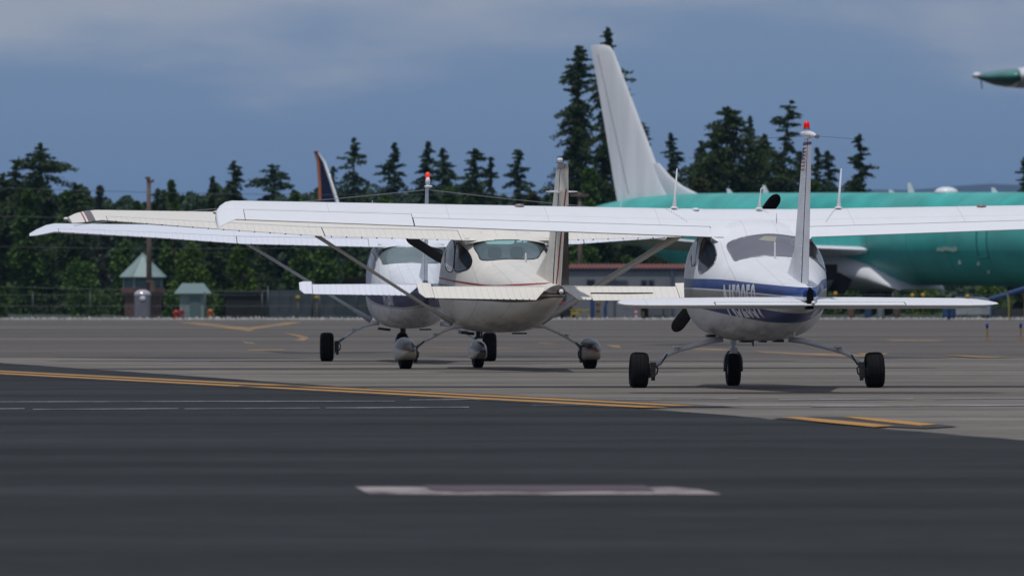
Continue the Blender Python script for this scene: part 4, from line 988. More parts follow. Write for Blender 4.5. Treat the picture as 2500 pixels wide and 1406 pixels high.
# wing-body fairing: its front edge slopes forward and down from the wing root
rr = []
for t in np.linspace(0, 1, 26):
    a = 14.5 + 13.3 * t; k = max(.02, math.sin(math.pi * t) ** .5); zt_ = 3.12 if a < 24.9 else 3.12 - 1.85 * ((a - 24.9) / 2.9) ** 1.15; zt_ = min(zt_, 1.2 + 2.0 * k)
    zb_ = 1.08 + .12 * (1 - k); zm_ = (zt_ + zb_) / 2 - .1; w_ = 1.55 + .62 * k if a < 24.9 else (1.55 + .62 * k) * (1 - .25 * ((a - 24.9) / 2.9) ** 2)
    rr.append([J(a, math.copysign(abs(math.cos(q)) ** .8, math.cos(q)) * w_, zm_ + math.sin(q) * ((zt_ - zm_) if math.sin(q) > 0 else (zm_ - zb_))) for q in [2 * math.pi * j / 36 for j in range(36)]])
mb = MB(); mb.loft(rr); mb.build('wing_fairing', jgrey, jet, smooth=True)
# fin
def jfoil(P0, chord_a0, chord_a1, th, fn, n=10):
    cs = [(i / n) ** 1.5 for i in range(n + 1)]
    return [fn(chord_a0 + (chord_a1 - chord_a0) * c, sym(c, th)) for c in cs] + [fn(chord_a0 + (chord_a1 - chord_a0) * c, -sym(c, th)) for c in reversed(cs)]
mb = MB(); rr = []
for z, al, at_, th in ((4.75, 7.3, 2.5, .62), (5.3, 7.05, 2.35, .6), (6.2, 6.3, 2.05, .5), (8, 5.05, 1.5, .4), (10, 3.6, .85, .3), (12.1, 2.1, .15, .2), (12.35, 1.75, .05, .14), (12.45, 1.2, .05, .05)):
    rr.append(jfoil(None, al, at_, th, lambda a, h, z=z: J(a, h, z - .1)))
mb.loft(rr); jfin = mb.build('fin', mat('fin_white', (.80, .81, .84), .32, noise=.10, nscale=.9, stretch=(1.6, 1.6, .16)), jet, auto=50)
mb = MB(); rr = []
for z, al, th in ((5.15, 10.4, .30), (5.42, 9.3, .30), (5.75, 8.1, .30), (6.2, 7.05, .28), (6.8, 6.05, .26)): rr.append(jfoil(None, al, 4.5, th, lambda a, h, z=z: J(a, h, z)))
mb.loft(rr); mb.build('dorsal_fairing', jwhite, jet, auto=50)
for c0_, nm_ in ((.72, 'rudder_seam'),):
    mb = MB(); pts_ = []
    for z, al, at_, th in ((5.5, 6.9, 2.25, .58), (8, 5.05, 1.5, .4), (10, 3.6, .85, .3), (12.0, 2.2, .2, .2)):
        pts_.append(J(al + (at_ - al) * c0_, sym(c0_, th) + .01, z - .1))
    mb.tube(pts_, .022, 5); mb.build(nm_, mat('seam_grey', (.25, .25, .27), .6), jfin)
# wings and tailplanes
under = mat('wing_underside', (.20, .18, .165), .5, noise=.2, nscale=.5)
def jwing(sec, name, sgn, mats, parent=jet):
    rr = []
    for b_, al, at_, z, th in sec: rr.append(jfoil(None, al, at_, th, lambda a, h, b_=b_, z=z: J(a, b_ * sgn, z + h - abs(a - al) * .035), 10))
    mb = MB(); mb.loft(rr); return mb.build(name, mats, parent, auto=50)
WS = [(1.0, 27.6, 19.0, 2.86, .95), (2.0, 25.9, 19.0, 2.9, .8), (4.2, 25.0, 19.0, 2.98, .7), (7, 24.6, 18.9, 3.0, .6), (15, 21.4, 17.4, 3.75, .38), (23.6, 18.6, 16.9, 4.55, .2), (24.2, 18.3, 16.9, 4.62, .16)]
sw = jwing(WS, 'wing', 1, jwhite); jwing(WS, 'wing', -1, jwhite)
TS = [(.6, 6.6, 2.4, 4.35, .35), (7.0, 2.4, .7, 4.62, .14)]
jwing(TS, 'tailplane', 1, jgrey); jwing(TS, 'tailplane', -1, jgrey)
mb = MB()  # solid black blocks, darkness of the bay under the wing put into their colour
p = J(26, 4.0, 1.9); mb.box(p, (1.2, 1.2, .7)); p = J(25.4, 2.7, 1.35); mb.box(p, (.7, .8, .9), 0, ry=.5)
mb.build('bay_shade', black, jet)
# winglets
navy_w = mat('winglet_navy', (.006, .012, .045), .5, spec=.1); orange_w = mat('winglet_orange', (.45, .12, .03), .4)
for sgn in (1, -1):
    def wl_ring(z, al, at_, th, off): return jfoil(None, al, at_, th, lambda a, h: J(a, sgn * (24.2 + off) + h, z), 6)
    secs = ((4.62, 18.5, 16.75, .18, -.10), (4.95, 18.3, 16.65, .15, -.12), (5.7, 17.75, 16.55, .12, -.16), (6.6, 17.05, 16.35, .09, -.2), (7.0, 16.5, 16.2, .04, -.18))
    mb = MB(); mb.loft([wl_ring(*s_) for s_ in secs]); wgl = mb.build('winglet', navy_w, jet, auto=50)
    mb = MB(); mb.loft([wl_ring(z, al + .04, al - (.28 if z < 6.9 else .1), th * 1.1, o_) for z, al, at_, th, o_ in secs]); mb.build('leading_edge', jwhite, wgl, auto=50)
    mb = MB(); mb.loft([wl_ring(z, at_ + .26, at_ - .03, th * .9, o_) for z, al, at_, th, o_ in secs[1:]]); mb.build('trailing_edge', orange_w, wgl, auto=50)
    mb = MB(); mb.ball(J(16.3, sgn * 24.02, 7.04), (.1, .1, .07), 8); mb.build('tip_light', mat('wt%d' % sgn, (.2, .03, .04), .3), wgl, smooth=True)
# doors, windows, aerials
def jside(a, z, off=.01):
    _, w, zm, zt, zb = interp(FJ, a); h = (zt - zm) if z > zm else (zm - zb); q = math.asin(max(-1, min(1, (z - zm) / h))); return J(a, math.cos(q) * (w + off), zm + math.sin(q) * (h + off))
coverm = [mat('orange_window_cover', (.45, .22, .07), .6), mat('white_window_cover', (.6, .6, .6), .5), mat('brown_window_cover', (.12, .10, .07), .5)]
rw = random.Random(9); wm_ = {}
for i in range(46):
    a = 10.5 + i * .508
    if 19.5 < a < 20: continue
    k = rw.choice([0, 0, 1, 2, 2]) if a > 30 else 2
    z0 = 3.78
    if (k) not in wm_:
        mb = MB(); P_ = [(-.10, 0), (-.10, .30), (0, .35), (.10, .30), (.10, 0), (0, -.04)]
        base = [jside(20 + x, z0 + z, .012) for x, z in P_]; ctr = J(20, 0, 0); mb.add([p - ctr for p in base], [tuple(range(6))]); wm_[k] = mb.build('cabin_window', coverm[k], jet); wm_[k].location = J(a, 0, 0); continue
    o = wm_[k].copy(); C.objects.link(o); o.location = J(a, 0, 0)
dl = mat('door_seam', (.01, .10, .095), .5)
mb = MB(); pts = [(35.9 - .02, 2.6), (35.9, 4.5), (36.65, 4.5), (36.65, 2.6)]
ln = []
for (x0, z0), (x1, z1) in zip(pts, pts[1:] + pts[:1]):
    for t in np.linspace(0, 1, 8)[:-1]: ln.append(jside(x0 - 1.1 + (x1 - x0) * t, z0 + (z1 - z0) * t, .0))
mb.tube(ln + [ln[0]], .035, 5, cap=False); mb.build('door', dl, jet)
rw = random.Random(4); mb = MB()
for i in range(9):
    a = 31.8 + i * .17; p = jside(a, 2.95 + rw.uniform(-.03, .03), .02); mb.box(p, (.12, .1, .14 + rw.uniform(0, .06)), 0)
mb.build('service_placard', mat('placard_white', (.22, .32, .30), .6), jet)
tagm = mat('tag_white', (.4, .45, .45), .6)
for a, z in ((21.5, 3.05), (22.9, 2.3), (23.9, 2.25), (24, 2.6), (33.2, 2.4), (34.6, 2.35), (35, 2.0), (12.2, 2.9), (10.2, 3.3)):
    mb = MB(); mb.box(jside(a, z, .02), (.12, .1, .16)); mb.build('inspection_tag', tagm, jet)
mb = MB(); p = J(29.7, 0, 5.42); 
mb.ball(p, (.52, .5, .24), 14); mb.build('satellite_dome', jwhite, jet, smooth=True)
for a, h in ((15.2, .35), (27.0, .42), (12.2, .2), (33.5, .2), (25.5, .12)):
    mb = MB(); mb.loft([[J(a + x, y, 5.38) for x, y in ((-.25, -.03), (.25, 0), (-.25, .03))], [J(a - .2 + x, y, 5.42 + h) for x, y in ((-.12, -.01), (.1, 0), (-.12, .01))]]); mb.build('blade_aerial', jwhite, jet)
# undercarriage of the airliner
for b_ in (-2.7, 2.7):
    mb = MB(); mb.tube([J(20.3, b_, 2.0), J(20.3, b_, .6)], .14, 10); jl = mb.build('main_leg', steel, jet, smooth=True)
    for e in (-.43, .43):
        q = J(20.3, b_ + e, 0); wb = MB(); ax = (J(0, 1, 0) - J(0, 0, 0)).normalized(); fw_ = (J(1, 0, 0) - J(0, 0, 0)); fw_.z = 0; fw_.normalize()
        wb.loft([[q + ax * o_ + fw_ * math.cos(t) * r_ + Vector((0, 0, .56 - (27 - 20.3) * .009 + math.sin(t) * r_)) for t in [2 * math.pi * k / 24 for k in range(24)]] for o_, r_ in ((-.2, .4), (-.19, .5), (-.1, .56), (.1, .56), (.19, .5), (.2, .4))]); wb.build('wheel', rubber, jet, auto=50)
mb = MB(); mb.tube([J(35.6, 0, 2.0), J(35.6, 0, .5)], .09, 8); mb.build('nose_leg', steel, jet, smooth=True)
for e in (-.25, .25):
    q = J(35.6, e, 0); wb = MB(); wb.loft([[q + ax * o_ + fw_ * math.cos(t) * r_ + Vector((0, 0, .34 + .077 + math.sin(t) * r_)) for t in [2 * math.pi * k / 20 for k in range(20)]] for o_, r_ in ((-.1, .22), (-.09, .3), (0, .34), (.09, .3), (.1, .22))]); wb.build('wheel', rubber, jet, auto=50)

# ------------------------------------------------------------------ trees
def leaf_mat(name, c1, c2):
    m, n, l, b = nt(name)
    gi = n.new('ShaderNodeNewGeometry'); mx = n.new('ShaderNodeMix'); mx.data_type = 'RGBA'
    mx.inputs[6].default_value = (*c1, 1); mx.inputs[7].default_value = (*c2, 1); l.new(gi.outputs['Random Per Island'], mx.inputs[0])
    l.new(mx.outputs[2], b.inputs['Base Color']); b.inputs['Roughness'].default_value = .7; b.inputs['Specular IOR Level'].default_value = .2
    tr = n.new('ShaderNodeBsdfTranslucent'); l.new(mx.outputs[2], tr.inputs[0]); ms_ = n.new('ShaderNodeMixShader'); ms_.inputs[0].default_value = .2
    l.new(b.outputs[0], ms_.inputs[1]); l.new(tr.outputs[0], ms_.inputs[2]); l.new(ms_.outputs[0], n['Material Output'].inputs[0])
    return m
fir = leaf_mat('fir_needles', (.015, .032, .014), (.062, .098, .034))
fir2 = leaf_mat('blue_fir_needles', (.020, .046, .030), (.070, .115, .064))
poplar = leaf_mat('poplar_leaves', (.026, .066, .014), (.09, .165, .035))
bushg = leaf_mat('bush_leaves', (.034, .080, .010), (.11, .18, .025))
olive = leaf_mat('olive_leaves', (.030, .036, .010), (.07, .07, .02))
greyl = leaf_mat('grey_branch_leaves', (.05, .06, .055), (.09, .11, .09))
bark = mat('bark', (.035, .027, .02), .9, noise=.3, nscale=4)
def leaves_obj(name, P, S, D, m, parent, rng, flat=.45):
    """P centres (n,3), S sizes, D spray directions: one slim leaf spray (two triangles) each"""
    n = len(P); D = D / np.maximum(np.linalg.norm(D, axis=1, keepdims=True), 1e-6)
    rv = rng.normal(size=(n, 3)); sd_ = np.cross(D, rv); sd_ /= np.maximum(np.linalg.norm(sd_, axis=1, keepdims=True), 1e-6)
    L = S[:, None] * D; W = S[:, None] * flat * sd_
    v = np.empty((n, 4, 3)); v[:, 0] = P - L * .5; v[:, 1] = P + W * .6 + L * .05; v[:, 2] = P + L * .6; v[:, 3] = P - W * .6 + L * .1
    v = v.reshape(-1, 3)
    me = bpy.data.meshes.new(name); me.vertices.add(n * 4); me.vertices.foreach_set('co', v.astype(np.float32).ravel())
    me.loops.add(n * 4); me.loops.foreach_set('vertex_index', np.arange(n * 4, dtype=np.int32))
    me.polygons.add(n); me.polygons.foreach_set('loop_start', np.arange(n, dtype=np.int32) * 4); me.polygons.foreach_set('loop_total', np.full(n, 4, dtype=np.int32))
    me.update(calc_edges=True); me.materials.append(m)
    o = bpy.data.objects.new(name, me); C.objects.link(o); o.parent = parent
    return o
def conifer(u, vtop, wpx, d, label, m=fir, seed=0, dens=1.0, crook=.0, vbase=None, bare=.0, name='fir_tree', group='conifers behind the apron', top_heavy=0):
    rng = np.random.default_rng(seed + 11)
    H = CH + (HZ - vtop) / F * d; Rr = wpx / F * d / 2 * (2.6 if vtop > 200 else 1.6); x0 = (u - 1250) / F * d
    t = empty(name, (x0, d, 0), 0, label, 'tree', group)
    mb = MB(); cx = lambda z: crook * math.sin(z / H * 3.0 + seed) * z / H
    mb.tube([(cx(z), 0, z) for z in np.linspace(0, H * .97, 8)], list(np.linspace(.22, .02, 8) * H / 14 + .01), 7); mb.build('trunk', bark, t, smooth=True)
    nb = int(H * 17 * dens); z0 = max(.6, H * .08)
    P = []; S = []; D = []; sticks = MB()
    for i in range(nb):
        f = (i + rng.random()) / nb; z = z0 + (H - z0) * (1 - (1 - f) ** 1.15)
        prof = (1 - f) ** .72 * (.95 + .30 * math.sin(f * 17 + seed * 1.7) * math.sin(f * 9 + seed)) + .03
        if top_heavy: prof = (.34 + .36 * math.sin(f * 15 + seed) ** 2) * (1 - f ** 6) if f > .35 else .75 - f
        q = rng.random() * 2 * math.pi; L = Rr * prof * rng.uniform(.5, 1.1) * (.86 + .22 * math.sin(q * 2 + seed + z * .9) + .14 * math.sin(q * 5 + z * 2.3))
        if rng.random() < bare: continue
        up_ = (.28 if f > .75 else -.12) + rng.uniform(-.12, .12)
        k = max(4, int(L / .05 * .85))
        s_ = np.linspace(.12, 1, k) + rng.normal(0, .02, k)
        droop = -.22 * s_ ** 2 * L
        c = np.stack([cx(z) + np.cos(q) * s_ * L, np.sin(q) * s_ * L, z + up_ * s_ * L + droop], 1)
        wob = (1 - s_ * .6)[:, None] * L * .17
        for rep in range(5):
            P.append(c + rng.normal(size=c.shape) * np.array([1, 1, .45]) * wob); S.append(rng.uniform(.12, .30, k) * (1 - .35 * s_))
            dd = np.stack([np.full(k, np.cos(q)), np.full(k, np.sin(q)), np.full(k, -.35)], 1) + rng.normal(size=c.shape) * .55; D.append(dd)
        if L > Rr * .5 and i % 2 == 0: sticks.tube([(cx(z), 0, z), tuple(c[-1])], [.03, .008], 3)
    if sticks.v: sticks.build('branches', bark, t)
    leaves_obj('crown', np.concatenate(P), np.concatenate(S), np.concatenate(D), m, t, rng)
    return t
def broadleaf(u, vtop, wpx, d, label, m, seed, name='broadleaf_tree', cat_='tree', group='broadleaved trees and bushes behind the apron', n=2600, vbot=780, blobs=9, size=.2, upright=0):
    rng = np.random.default_rng(seed + 501)
    H = CH + (HZ - vtop) / F * d; Rr = wpx / F * d / 2; x0 = (u - 1250) / F * d; Zb = max(0, CH + (HZ - vbot) / F * d)
    t = empty(name, (x0, d, 0), 0, label, cat_, group)
    mb = MB(); mb.tube([(0, 0, 0), (.05, 0, H * .4), (-.05, 0, H * .75)], [.14, .1, .04], 6)
    for k in range(4):
        q = rng.random() * 6.3; mb.tube([(0, 0, H * (.2 + .12 * k)), (math.cos(q) * Rr * .5, math.sin(q) * Rr * .5, H * (.45 + .12 * k))], [.06, .02], 5)
    mb.build('trunk' if cat_ == 'tree' else 'stem', bark, t, smooth=True)
    P = []; S = []; D = []
    for k in range(blobs):
        f = k / max(1, blobs - 1); zc = Zb + (H - Zb) * (.12 + .8 * f); rr_ = Rr * (.55 if not upright else .35) * (1.15 - .65 * f)
        c = np.array([rng.uniform(-1, 1) * (Rr - rr_) * (1 - f * .75), rng.uniform(-1, 1) * (Rr - rr_) * (1 - f * .75), min(zc, H - rr_ * .8)])
        m_ = int(n / blobs); v = rng.normal(size=(m_, 3)); v /= np.linalg.norm(v, axis=1, keepdims=True)
        lump = 1 + .22 * np.sin(v[:, 0] * 5 + k) * np.sin(v[:, 2] * 6 + k * 2)
        p = c + v * (rr_ * lump * rng.uniform(.55, 1.05, m_))[:, None] * np.array([1, 1, 1.1 if not upright else 1.7])
        p[:, 2] = np.maximum(p[:, 2], .05)
        P.append(p); S.append(rng.uniform(size * .6, size * 1.3, m_)); D.append(v + rng.normal(size=(m_, 3)) * .8)
    leaves_obj('crown' if cat_ == 'tree' else 'foliage', np.concatenate(P), np.concatenate(S), np.concatenate(D), m, t, rng, .6)
    return t

con = [(8, 425, 90, 405, 'dark fir cut by the left edge of the picture', fir, 0), (42, 392, 100, 412, 'many-tipped dark fir left of the crooked tall one', fir, 0), (122, 350, 135, 400, 'crooked dark fir with tufted top near the left edge', fir, 1),
       (185, 448, 90, 392, 'low fir right of the crooked tufted one', fir, 0), (380, 462, 90, 400, 'low fir behind the left utility pole', fir2, 0), (515, 432, 64, 396, 'slim short fir beside the white wing tip', fir, 0), (568, 395, 92, 405, 'dark pointed fir behind the white wing tip', fir, 0),
       (668, 403, 120, 425, 'hazy broad fir left of the navy winglet', fir2, 0), (818, 408, 80, 420, 'ragged fir just right of the navy winglet', fir2, 0), (868, 338, 84, 410, 'tall thin open fir between navy winglet and red beacon', fir2, 0),
       (962, 350, 92, 405, 'spiky fir left of the lit red beacon', fir2, 0), (1038, 348, 84, 415, 'pointed fir right behind the lit red beacon', fir2, 0), (1076, 364, 96, 422, 'broad fir just right of the lit red beacon', fir2, 0),
       (1160, 365, 110, 405, 'bushy dark fir with twin top between beacon and cream fin', fir, 0), (1203, 385, 60, 410, 'narrow fir leaning on the bushy twin-topped one', fir, 0), (1270, 366, 92, 402, 'lone pointed fir left of the cream fin', fir2, 0),
       (1413, 114, 185, 398, 'very tall dark fir left of the white airliner fin', fir, 0), (1478, 70, 150, 408, 'tallest fir, half hidden behind the white airliner fin', fir, 0), (1560, 300, 90, 412, 'fir showing branches right of the airliner fin', fir, 0),
       (1637, 326, 74, 420, 'small hazy fir at the foot of the airliner fin', fir2, 0), (1785, 262, 190, 402, 'wide dark fir above the green fuselage', fir, 0), (1836, 285, 70, 410, 'thin pale fir top against the wide dark fir', fir2, 0),
       (1712, 345, 90, 415, 'lower fir left of the wide dark fir', fir2, 0), (1912, 248, 120, 400, 'windswept open fir behind the red-capped fin', fir, 0), (1990, 362, 60, 405, 'short fir right behind the red-capped fin', fir2, 0), (2020, 370, 80, 408, 'soft double-topped fir left of the lone spire fir', fir2, 0),
       (2102, 330, 92, 400, 'lone spire fir at the right end of the row', fir, 0), (1750, 318, 110, 408, 'fir filling the left flank of the wide dark fir', fir, 0), (1868, 330, 110, 409, 'fir between the wide dark fir and the windswept one', fir, 0), (1700, 385, 100, 412, 'short fir at the left foot of the clump above the green fuselage', fir2, 0), (1948, 372, 100, 410, 'short dark fir just left of the red-capped fin', fir, 0), (2500, 385, 90, 400, 'dark fir cut by the right edge of the picture', fir, 0)]
for i, (u, v, w, d, lab, m, th) in enumerate(con):
    big = v < 130; spec = (u == 1912)
    conifer(u, v, w, d, lab, m, i, dens=1.25 if big or u in (1785, 1750, 1868) else 1.0, crook=.5 if th or spec else .12, top_heavy=th, bare=.35 if u in (868, 818, 1912) else .05)
bl = [(245, 440, 80, 415, 'pale grey leafless-looking tree left of the pole', greyl, 1), (425, 428, 90, 398, 'green poplar right of the left utility pole', poplar, 1), (395, 450, 60, 402, 'small poplar touching the left utility pole', poplar, 1),
      (330, 480, 70, 410, 'low round tree left of the left utility pole', poplar, 0), (725, 455, 90, 404, 'low leafy tree below the hazy fir', poplar, 0), (1290, 462, 110, 395, 'olive bush tree below the lone pointed fir', olive, 0),
      (1100, 448, 110, 396, 'green round tree below the pointed firs', poplar, 0), (1440, 395, 110, 385, 'bright green tree at the foot of the very tall fir', poplar, 0), (1700, 425, 120, 392, 'olive bush tree above the tail of the green fuselage', olive, 0),
      (1640, 408, 80, 396, 'yellow-green tree beside the airliner fin foot', olive, 0), (1985, 430, 110, 398, 'mid green tree between the fin and the spire fir', poplar, 0), (940, 470, 120, 395, 'low dark green tree left of the beacon', poplar, 0), (60, 455, 120, 395, 'leafy dark tree under the tufted fir', poplar, 0), (160, 460, 110, 394, 'leafy tree right under the tufted fir', poplar, 0)]
for i, (u, v, w, d, lab, m, up_) in enumerate(bl):
    broadleaf(u, v, w, d, lab, m, i, upright=up_, n=4200, blobs=11)
bs = [(470, 600, 150, 372, 'bright green bush left of the black shed', bushg), (300, 590, 120, 374, 'dark green bush beyond the octagonal kiosk', poplar), (200, 640, 160, 368, 'wide green bush left of the kiosk', poplar), (590, 580, 110, 376, 'green bush above the black shed', bushg),
      (790, 600, 130, 366, 'rounded green bush behind the grey fence panels', poplar), (860, 640, 110, 360, 'dark bush near the left wing strut', poplar), (4, 700, 26, 330, 'yellow-green shrub at the left edge of the apron', bushg), (420, 725, 62, 322, 'small dark shrub right of the grey cabinet', poplar),
      (545, 712, 66, 323, 'small dark shrub beside the pale green shed', poplar), (1440, 610, 130, 372, 'round green bush above the red roof', poplar), (1540, 630, 110, 376, 'dark green bush above the red roof near the strut', poplar), (2250, 700, 120, 392, 'green shrub under the airliner belly', bushg), (2060, 706, 140, 396, 'dark shrub under the airliner wing root', poplar), (2420, 700, 130, 394, 'green shrub under the airliner nose', bushg)]
for i, (u, v, w, d, lab, m) in enumerate(bs):
    broadleaf(u, v, w, d, lab, m, i + 40, 'bush', 'bush', n=2600, blobs=7, size=.16)
# the dense lower wood behind, no tree of it can be told apart
rng = np.random.default_rng(77); n = 120000
ux = rng.uniform(-900, 2160, n) ; ux[:6000] = rng.uniform(2160, 3100, 6000); dd = rng.uniform(418, 440, n); vt = 478 + 12 * np.sin(ux * .021) + 10 * np.sin(ux * .053 + 1) + 8 * np.sin(ux * .117) + 22 * np.exp(-((ux - 290) / 60) ** 2) + 20 * np.exp(-((ux - 620) / 40) ** 2)
vt[:6000] += 150
vv = vt + (785 - vt) * rng.random(n) ** 1.1
Pn = np.stack([(ux - 1250) / F * dd, dd, np.maximum(.05, CH + (HZ - vv) / F * dd)], 1)
wo_ = leaves_obj('woods', Pn, rng.uniform(.2, .5, n), rng.normal(size=(n, 3)), fir2, None, rng, .7)
tag(wo_, 'dense dark lower wood behind the single firs', 'wood', kind='stuff')
mb = MB(); dk = mat('wood_shade', (.012, .018, .012), .95, noise=.5, nscale=.5)  # dark sheet closing gaps in the foliage, depth shade painted into its colour
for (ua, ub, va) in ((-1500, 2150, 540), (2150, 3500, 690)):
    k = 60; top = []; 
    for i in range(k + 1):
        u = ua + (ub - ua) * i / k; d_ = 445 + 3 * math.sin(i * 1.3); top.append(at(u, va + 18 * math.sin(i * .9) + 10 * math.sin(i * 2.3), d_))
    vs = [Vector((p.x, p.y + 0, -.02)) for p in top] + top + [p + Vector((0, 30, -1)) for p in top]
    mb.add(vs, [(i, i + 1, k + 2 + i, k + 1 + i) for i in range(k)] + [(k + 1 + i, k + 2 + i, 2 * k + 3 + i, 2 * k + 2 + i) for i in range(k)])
tag(mb.build('wood_backing', dk, smooth=True), 'dark sheet behind the wood with the shade put into its colour', 'backing', kind='stuff')
# far ridge across the water
ridge = mat('haze_blue_ridge', (.02, .05, .10), .9, noise=.15, nscale=.004)  # distance haze is partly put into this blue base colour
mb = MB(); k = 80; top = []
for i in range(k + 1):
    u = -1500 + 5500 * i / k; top.append(at(u, 484 - 14 * math.sin(i * .35 + 1) - 8 * math.sin(i * .9) - (16 if u > 2000 else 0), 4200))
vs = [Vector((p.x, p.y - 600, -.9)) for p in top] + top + [Vector((p.x, p.y + 600, -.9)) for p in top]
mb.add(vs, [(i, i + 1, k + 2 + i, k + 1 + i) for i in range(k)] + [(k + 1 + i, k + 2 + i, 2 * k + 3 + i, 2 * k + 2 + i) for i in range(k)])
mb.build('hills', ridge, smooth=True, kind='structure')

# ------------------------------------------------------------------ things along the far edge
def W(px_, d): return px_ / F * d
wood = mat('pole_wood', (.12, .085, .07), .85, noise=.3, nscale=3)
for (u, vt_, d, lab, arm) in ((363, 432, 318, 'brown wooden utility pole beside the kiosk', False), (1415, 470, 352, 'brown wooden utility pole behind the red-roofed building', True)):
    H = CH + (HZ - vt_) / F * d; t = empty('utility_pole', ((u - 1250) / F * d, d, 0), 0, lab, 'utility pole', 'utility poles behind the apron')
    mb = MB(); mb.tube([(0, 0, 0), (0.02, 0, H * .5), (0, 0, H)], [.115, .10, .075], 10); mb.build('pole', wood, t, smooth=True)
    if arm:
        mb = MB(); mb.box((0, -.1, H - .12), (.8, .09, .1)); mb.build('crossarm', wood, t)
    else:
        mb = MB(); mb.box((.12, -.06, H - .18), (.2, .1, .1), ry=-.5); mb.box((-.05, -.06, H - .05), (.16, .12, .1)); mb.build('bracket', wood, t)
        mb = MB(); mb.lathe([(-.2, .12), (.2, .12)], (.16, -.08, 1.25), 'Z', 10); mb.box((0.05, -.12, 1.45), (.3, .06, .08)); mb.build('meter_box', wood, t)
wire = mat('wire_grey', (.09, .09, .09), .6)
for (va, vb, d, lab) in ((447, 470, 316, 'topmost overhead wire at left'), (519, 524, 316, 'overhead wire running behind the cream wing tip'), (596, 588, 316, 'overhead wire just under the white wing tip'), (690, 700, 315, 'overhead wire crossing below the kiosk eaves')):
    A, B = at(-300, va, d), at(1420, vb, d + 34 if va in (447, 596) else d + 10)
    mb = MB(); mb.tube([A.lerp(B, t) - Vector((0, 0, .25 * math.sin(math.pi * t))) for t in np.linspace(0, 1, 24)], .010, 4); o = mb.build('overhead_wire', wire); tag(o, lab, 'overhead wire', 'overhead wires')
# chain-link fence: posts, rails, strands
ft = mat('fence_metal', (.07, .085, .085), .5, .3)
fn = empty('chain_link_fence', (0, 313, 0), 0, 'thin grey wire fence with slim posts along the far apron edge', 'fence')
xs = [W(u - 1250, 313) for u in range(-60, 2600, 140)]
pm = None
for x in xs:
    if pm is None:
        mb = MB(); mb.tube([(0, 0, 0), (0, 0, 1.0)], .022, 6); mb.ball((0, 0, 1.01), .03, 6); pm = mb.build('post', ft, fn, smooth=True); pm.location = (x, 0, 0)
    else:
        o = pm.copy(); C.objects.link(o); o.location = (x, 0, 0)
mb = MB()
for z in (.93, .5, .1): mb.tube([(xs[0], 0, z), (xs[-1], 0, z)], .006, 4)
mb.build('rail', ft, fn)
mb = MB(); z0, z1 = .08, .93; x = xs[0]
while x < xs[-1]:
    mb.add([(x, 0, z0), (x + .004, 0, z0), (x + .425 + .004, 0, z1), (x + .425, 0, z1)], [(0, 1, 2, 3)]); mb.add([(x + .425, .003, z0), (x + .429, .003, z0), (x + .004, .003, z1), (x, .003, z1)], [(0, 1, 2, 3)]); x += .12
mb.build('chain_link', ft, fn, kind='stuff')
# octagonal kiosk with teal pyramid roof
teal = mat('teal_roof', (.20, .28, .275), .5, noise=.12, nscale=2); tealw = mat('teal_wall', (.05, .11, .12), .35, noise=.3, nscale=3); brick = mat('brick_sill', (.12, .06, .055), .8, noise=.3, nscale=5)
d = 326; kx = (349 - 1250) / F * d; zz = lambda v: CH + (HZ - v) / F * d
ko = empty('kiosk', (kx, d, 0), 0, 'small octagonal kiosk with pale teal pyramid roof', 'kiosk')
oc = lambda r, z, o=.39: [Vector((r * math.cos(o + k * math.pi / 4), r * math.sin(o + k * math.pi / 4), z)) for k in range(8)]
mb = MB(); mb.loft([oc(.98, zz(678)), oc(.99, zz(676)), oc(.03, zz(620))]); rf = mb.build('roof', teal, ko)
mb = MB()
for k in range(8):
    a, b = oc(.99, zz(676) + .005)[k], oc(.03, zz(620) + .005)[k]; mb.tube([a, b], .02, 4)
mb.tube([(0, 0, zz(622)), (0, 0, zz(616))], [.04, .01], 6); mb.build('ridge_cap', teal, rf)
mb = MB(); mb.loft([oc(.80, zz(702)), oc(.80, zz(678))]); mb.build('glass_band', tealw, ko)
for k in range(8):
    p = oc(.81, 0)[k]; mb = MB(); mb.box((p.x, p.y, (zz(702) + zz(678)) / 2), (.07, .07, .42)); mb.build('corner_post', teal, ko)
mb = MB(); mb.loft([oc(.92, zz(716)), oc(.92, zz(702))]); mb.build('sill', brick, ko); mb = MB(); mb.loft([oc(.78, 0), oc(.78, zz(716))]); mb.build('base_wall', mat('kiosk_base', (.09, .055, .05), .85, noise=.3, nscale=6), ko)
# grey rounded cabinet
d = 312; gm = mat('cabinet_grey', (.16, .16, .19), .3, noise=.1, nscale=3); w = W(40, d)
gc = empty('equipment_cabinet', ((348 - 1250) / F * d, d, 0), 0, 'grey cabinet with shiny domed top in front of the kiosk', 'cabinet')
mb = MB(); mb.loft([[Vector((math.copysign(abs(math.cos(q)) ** .5, math.cos(q)) * w / 2, math.copysign(abs(math.sin(q)) ** .5, math.sin(q)) * w / 2, z)) for q in [2 * math.pi * k / 20 for k in range(20)]] for z in (0, .93)]); mb.build('body', gm, gc, auto=40)
mb = MB(); mb.ball((0, 0, .93), (w * .52, w * .52, .20), 14); mb.build('dome', mat('dome_shine', (.45, .45, .50), .15, .3), gc, smooth=True)
mb = MB(); mb.ball((.02, -w * .5, .78), (.12, .04, .10), 10); mb.build('lamp', mat('lamp_white', (.6, .6, .64), .2), gc, smooth=True)
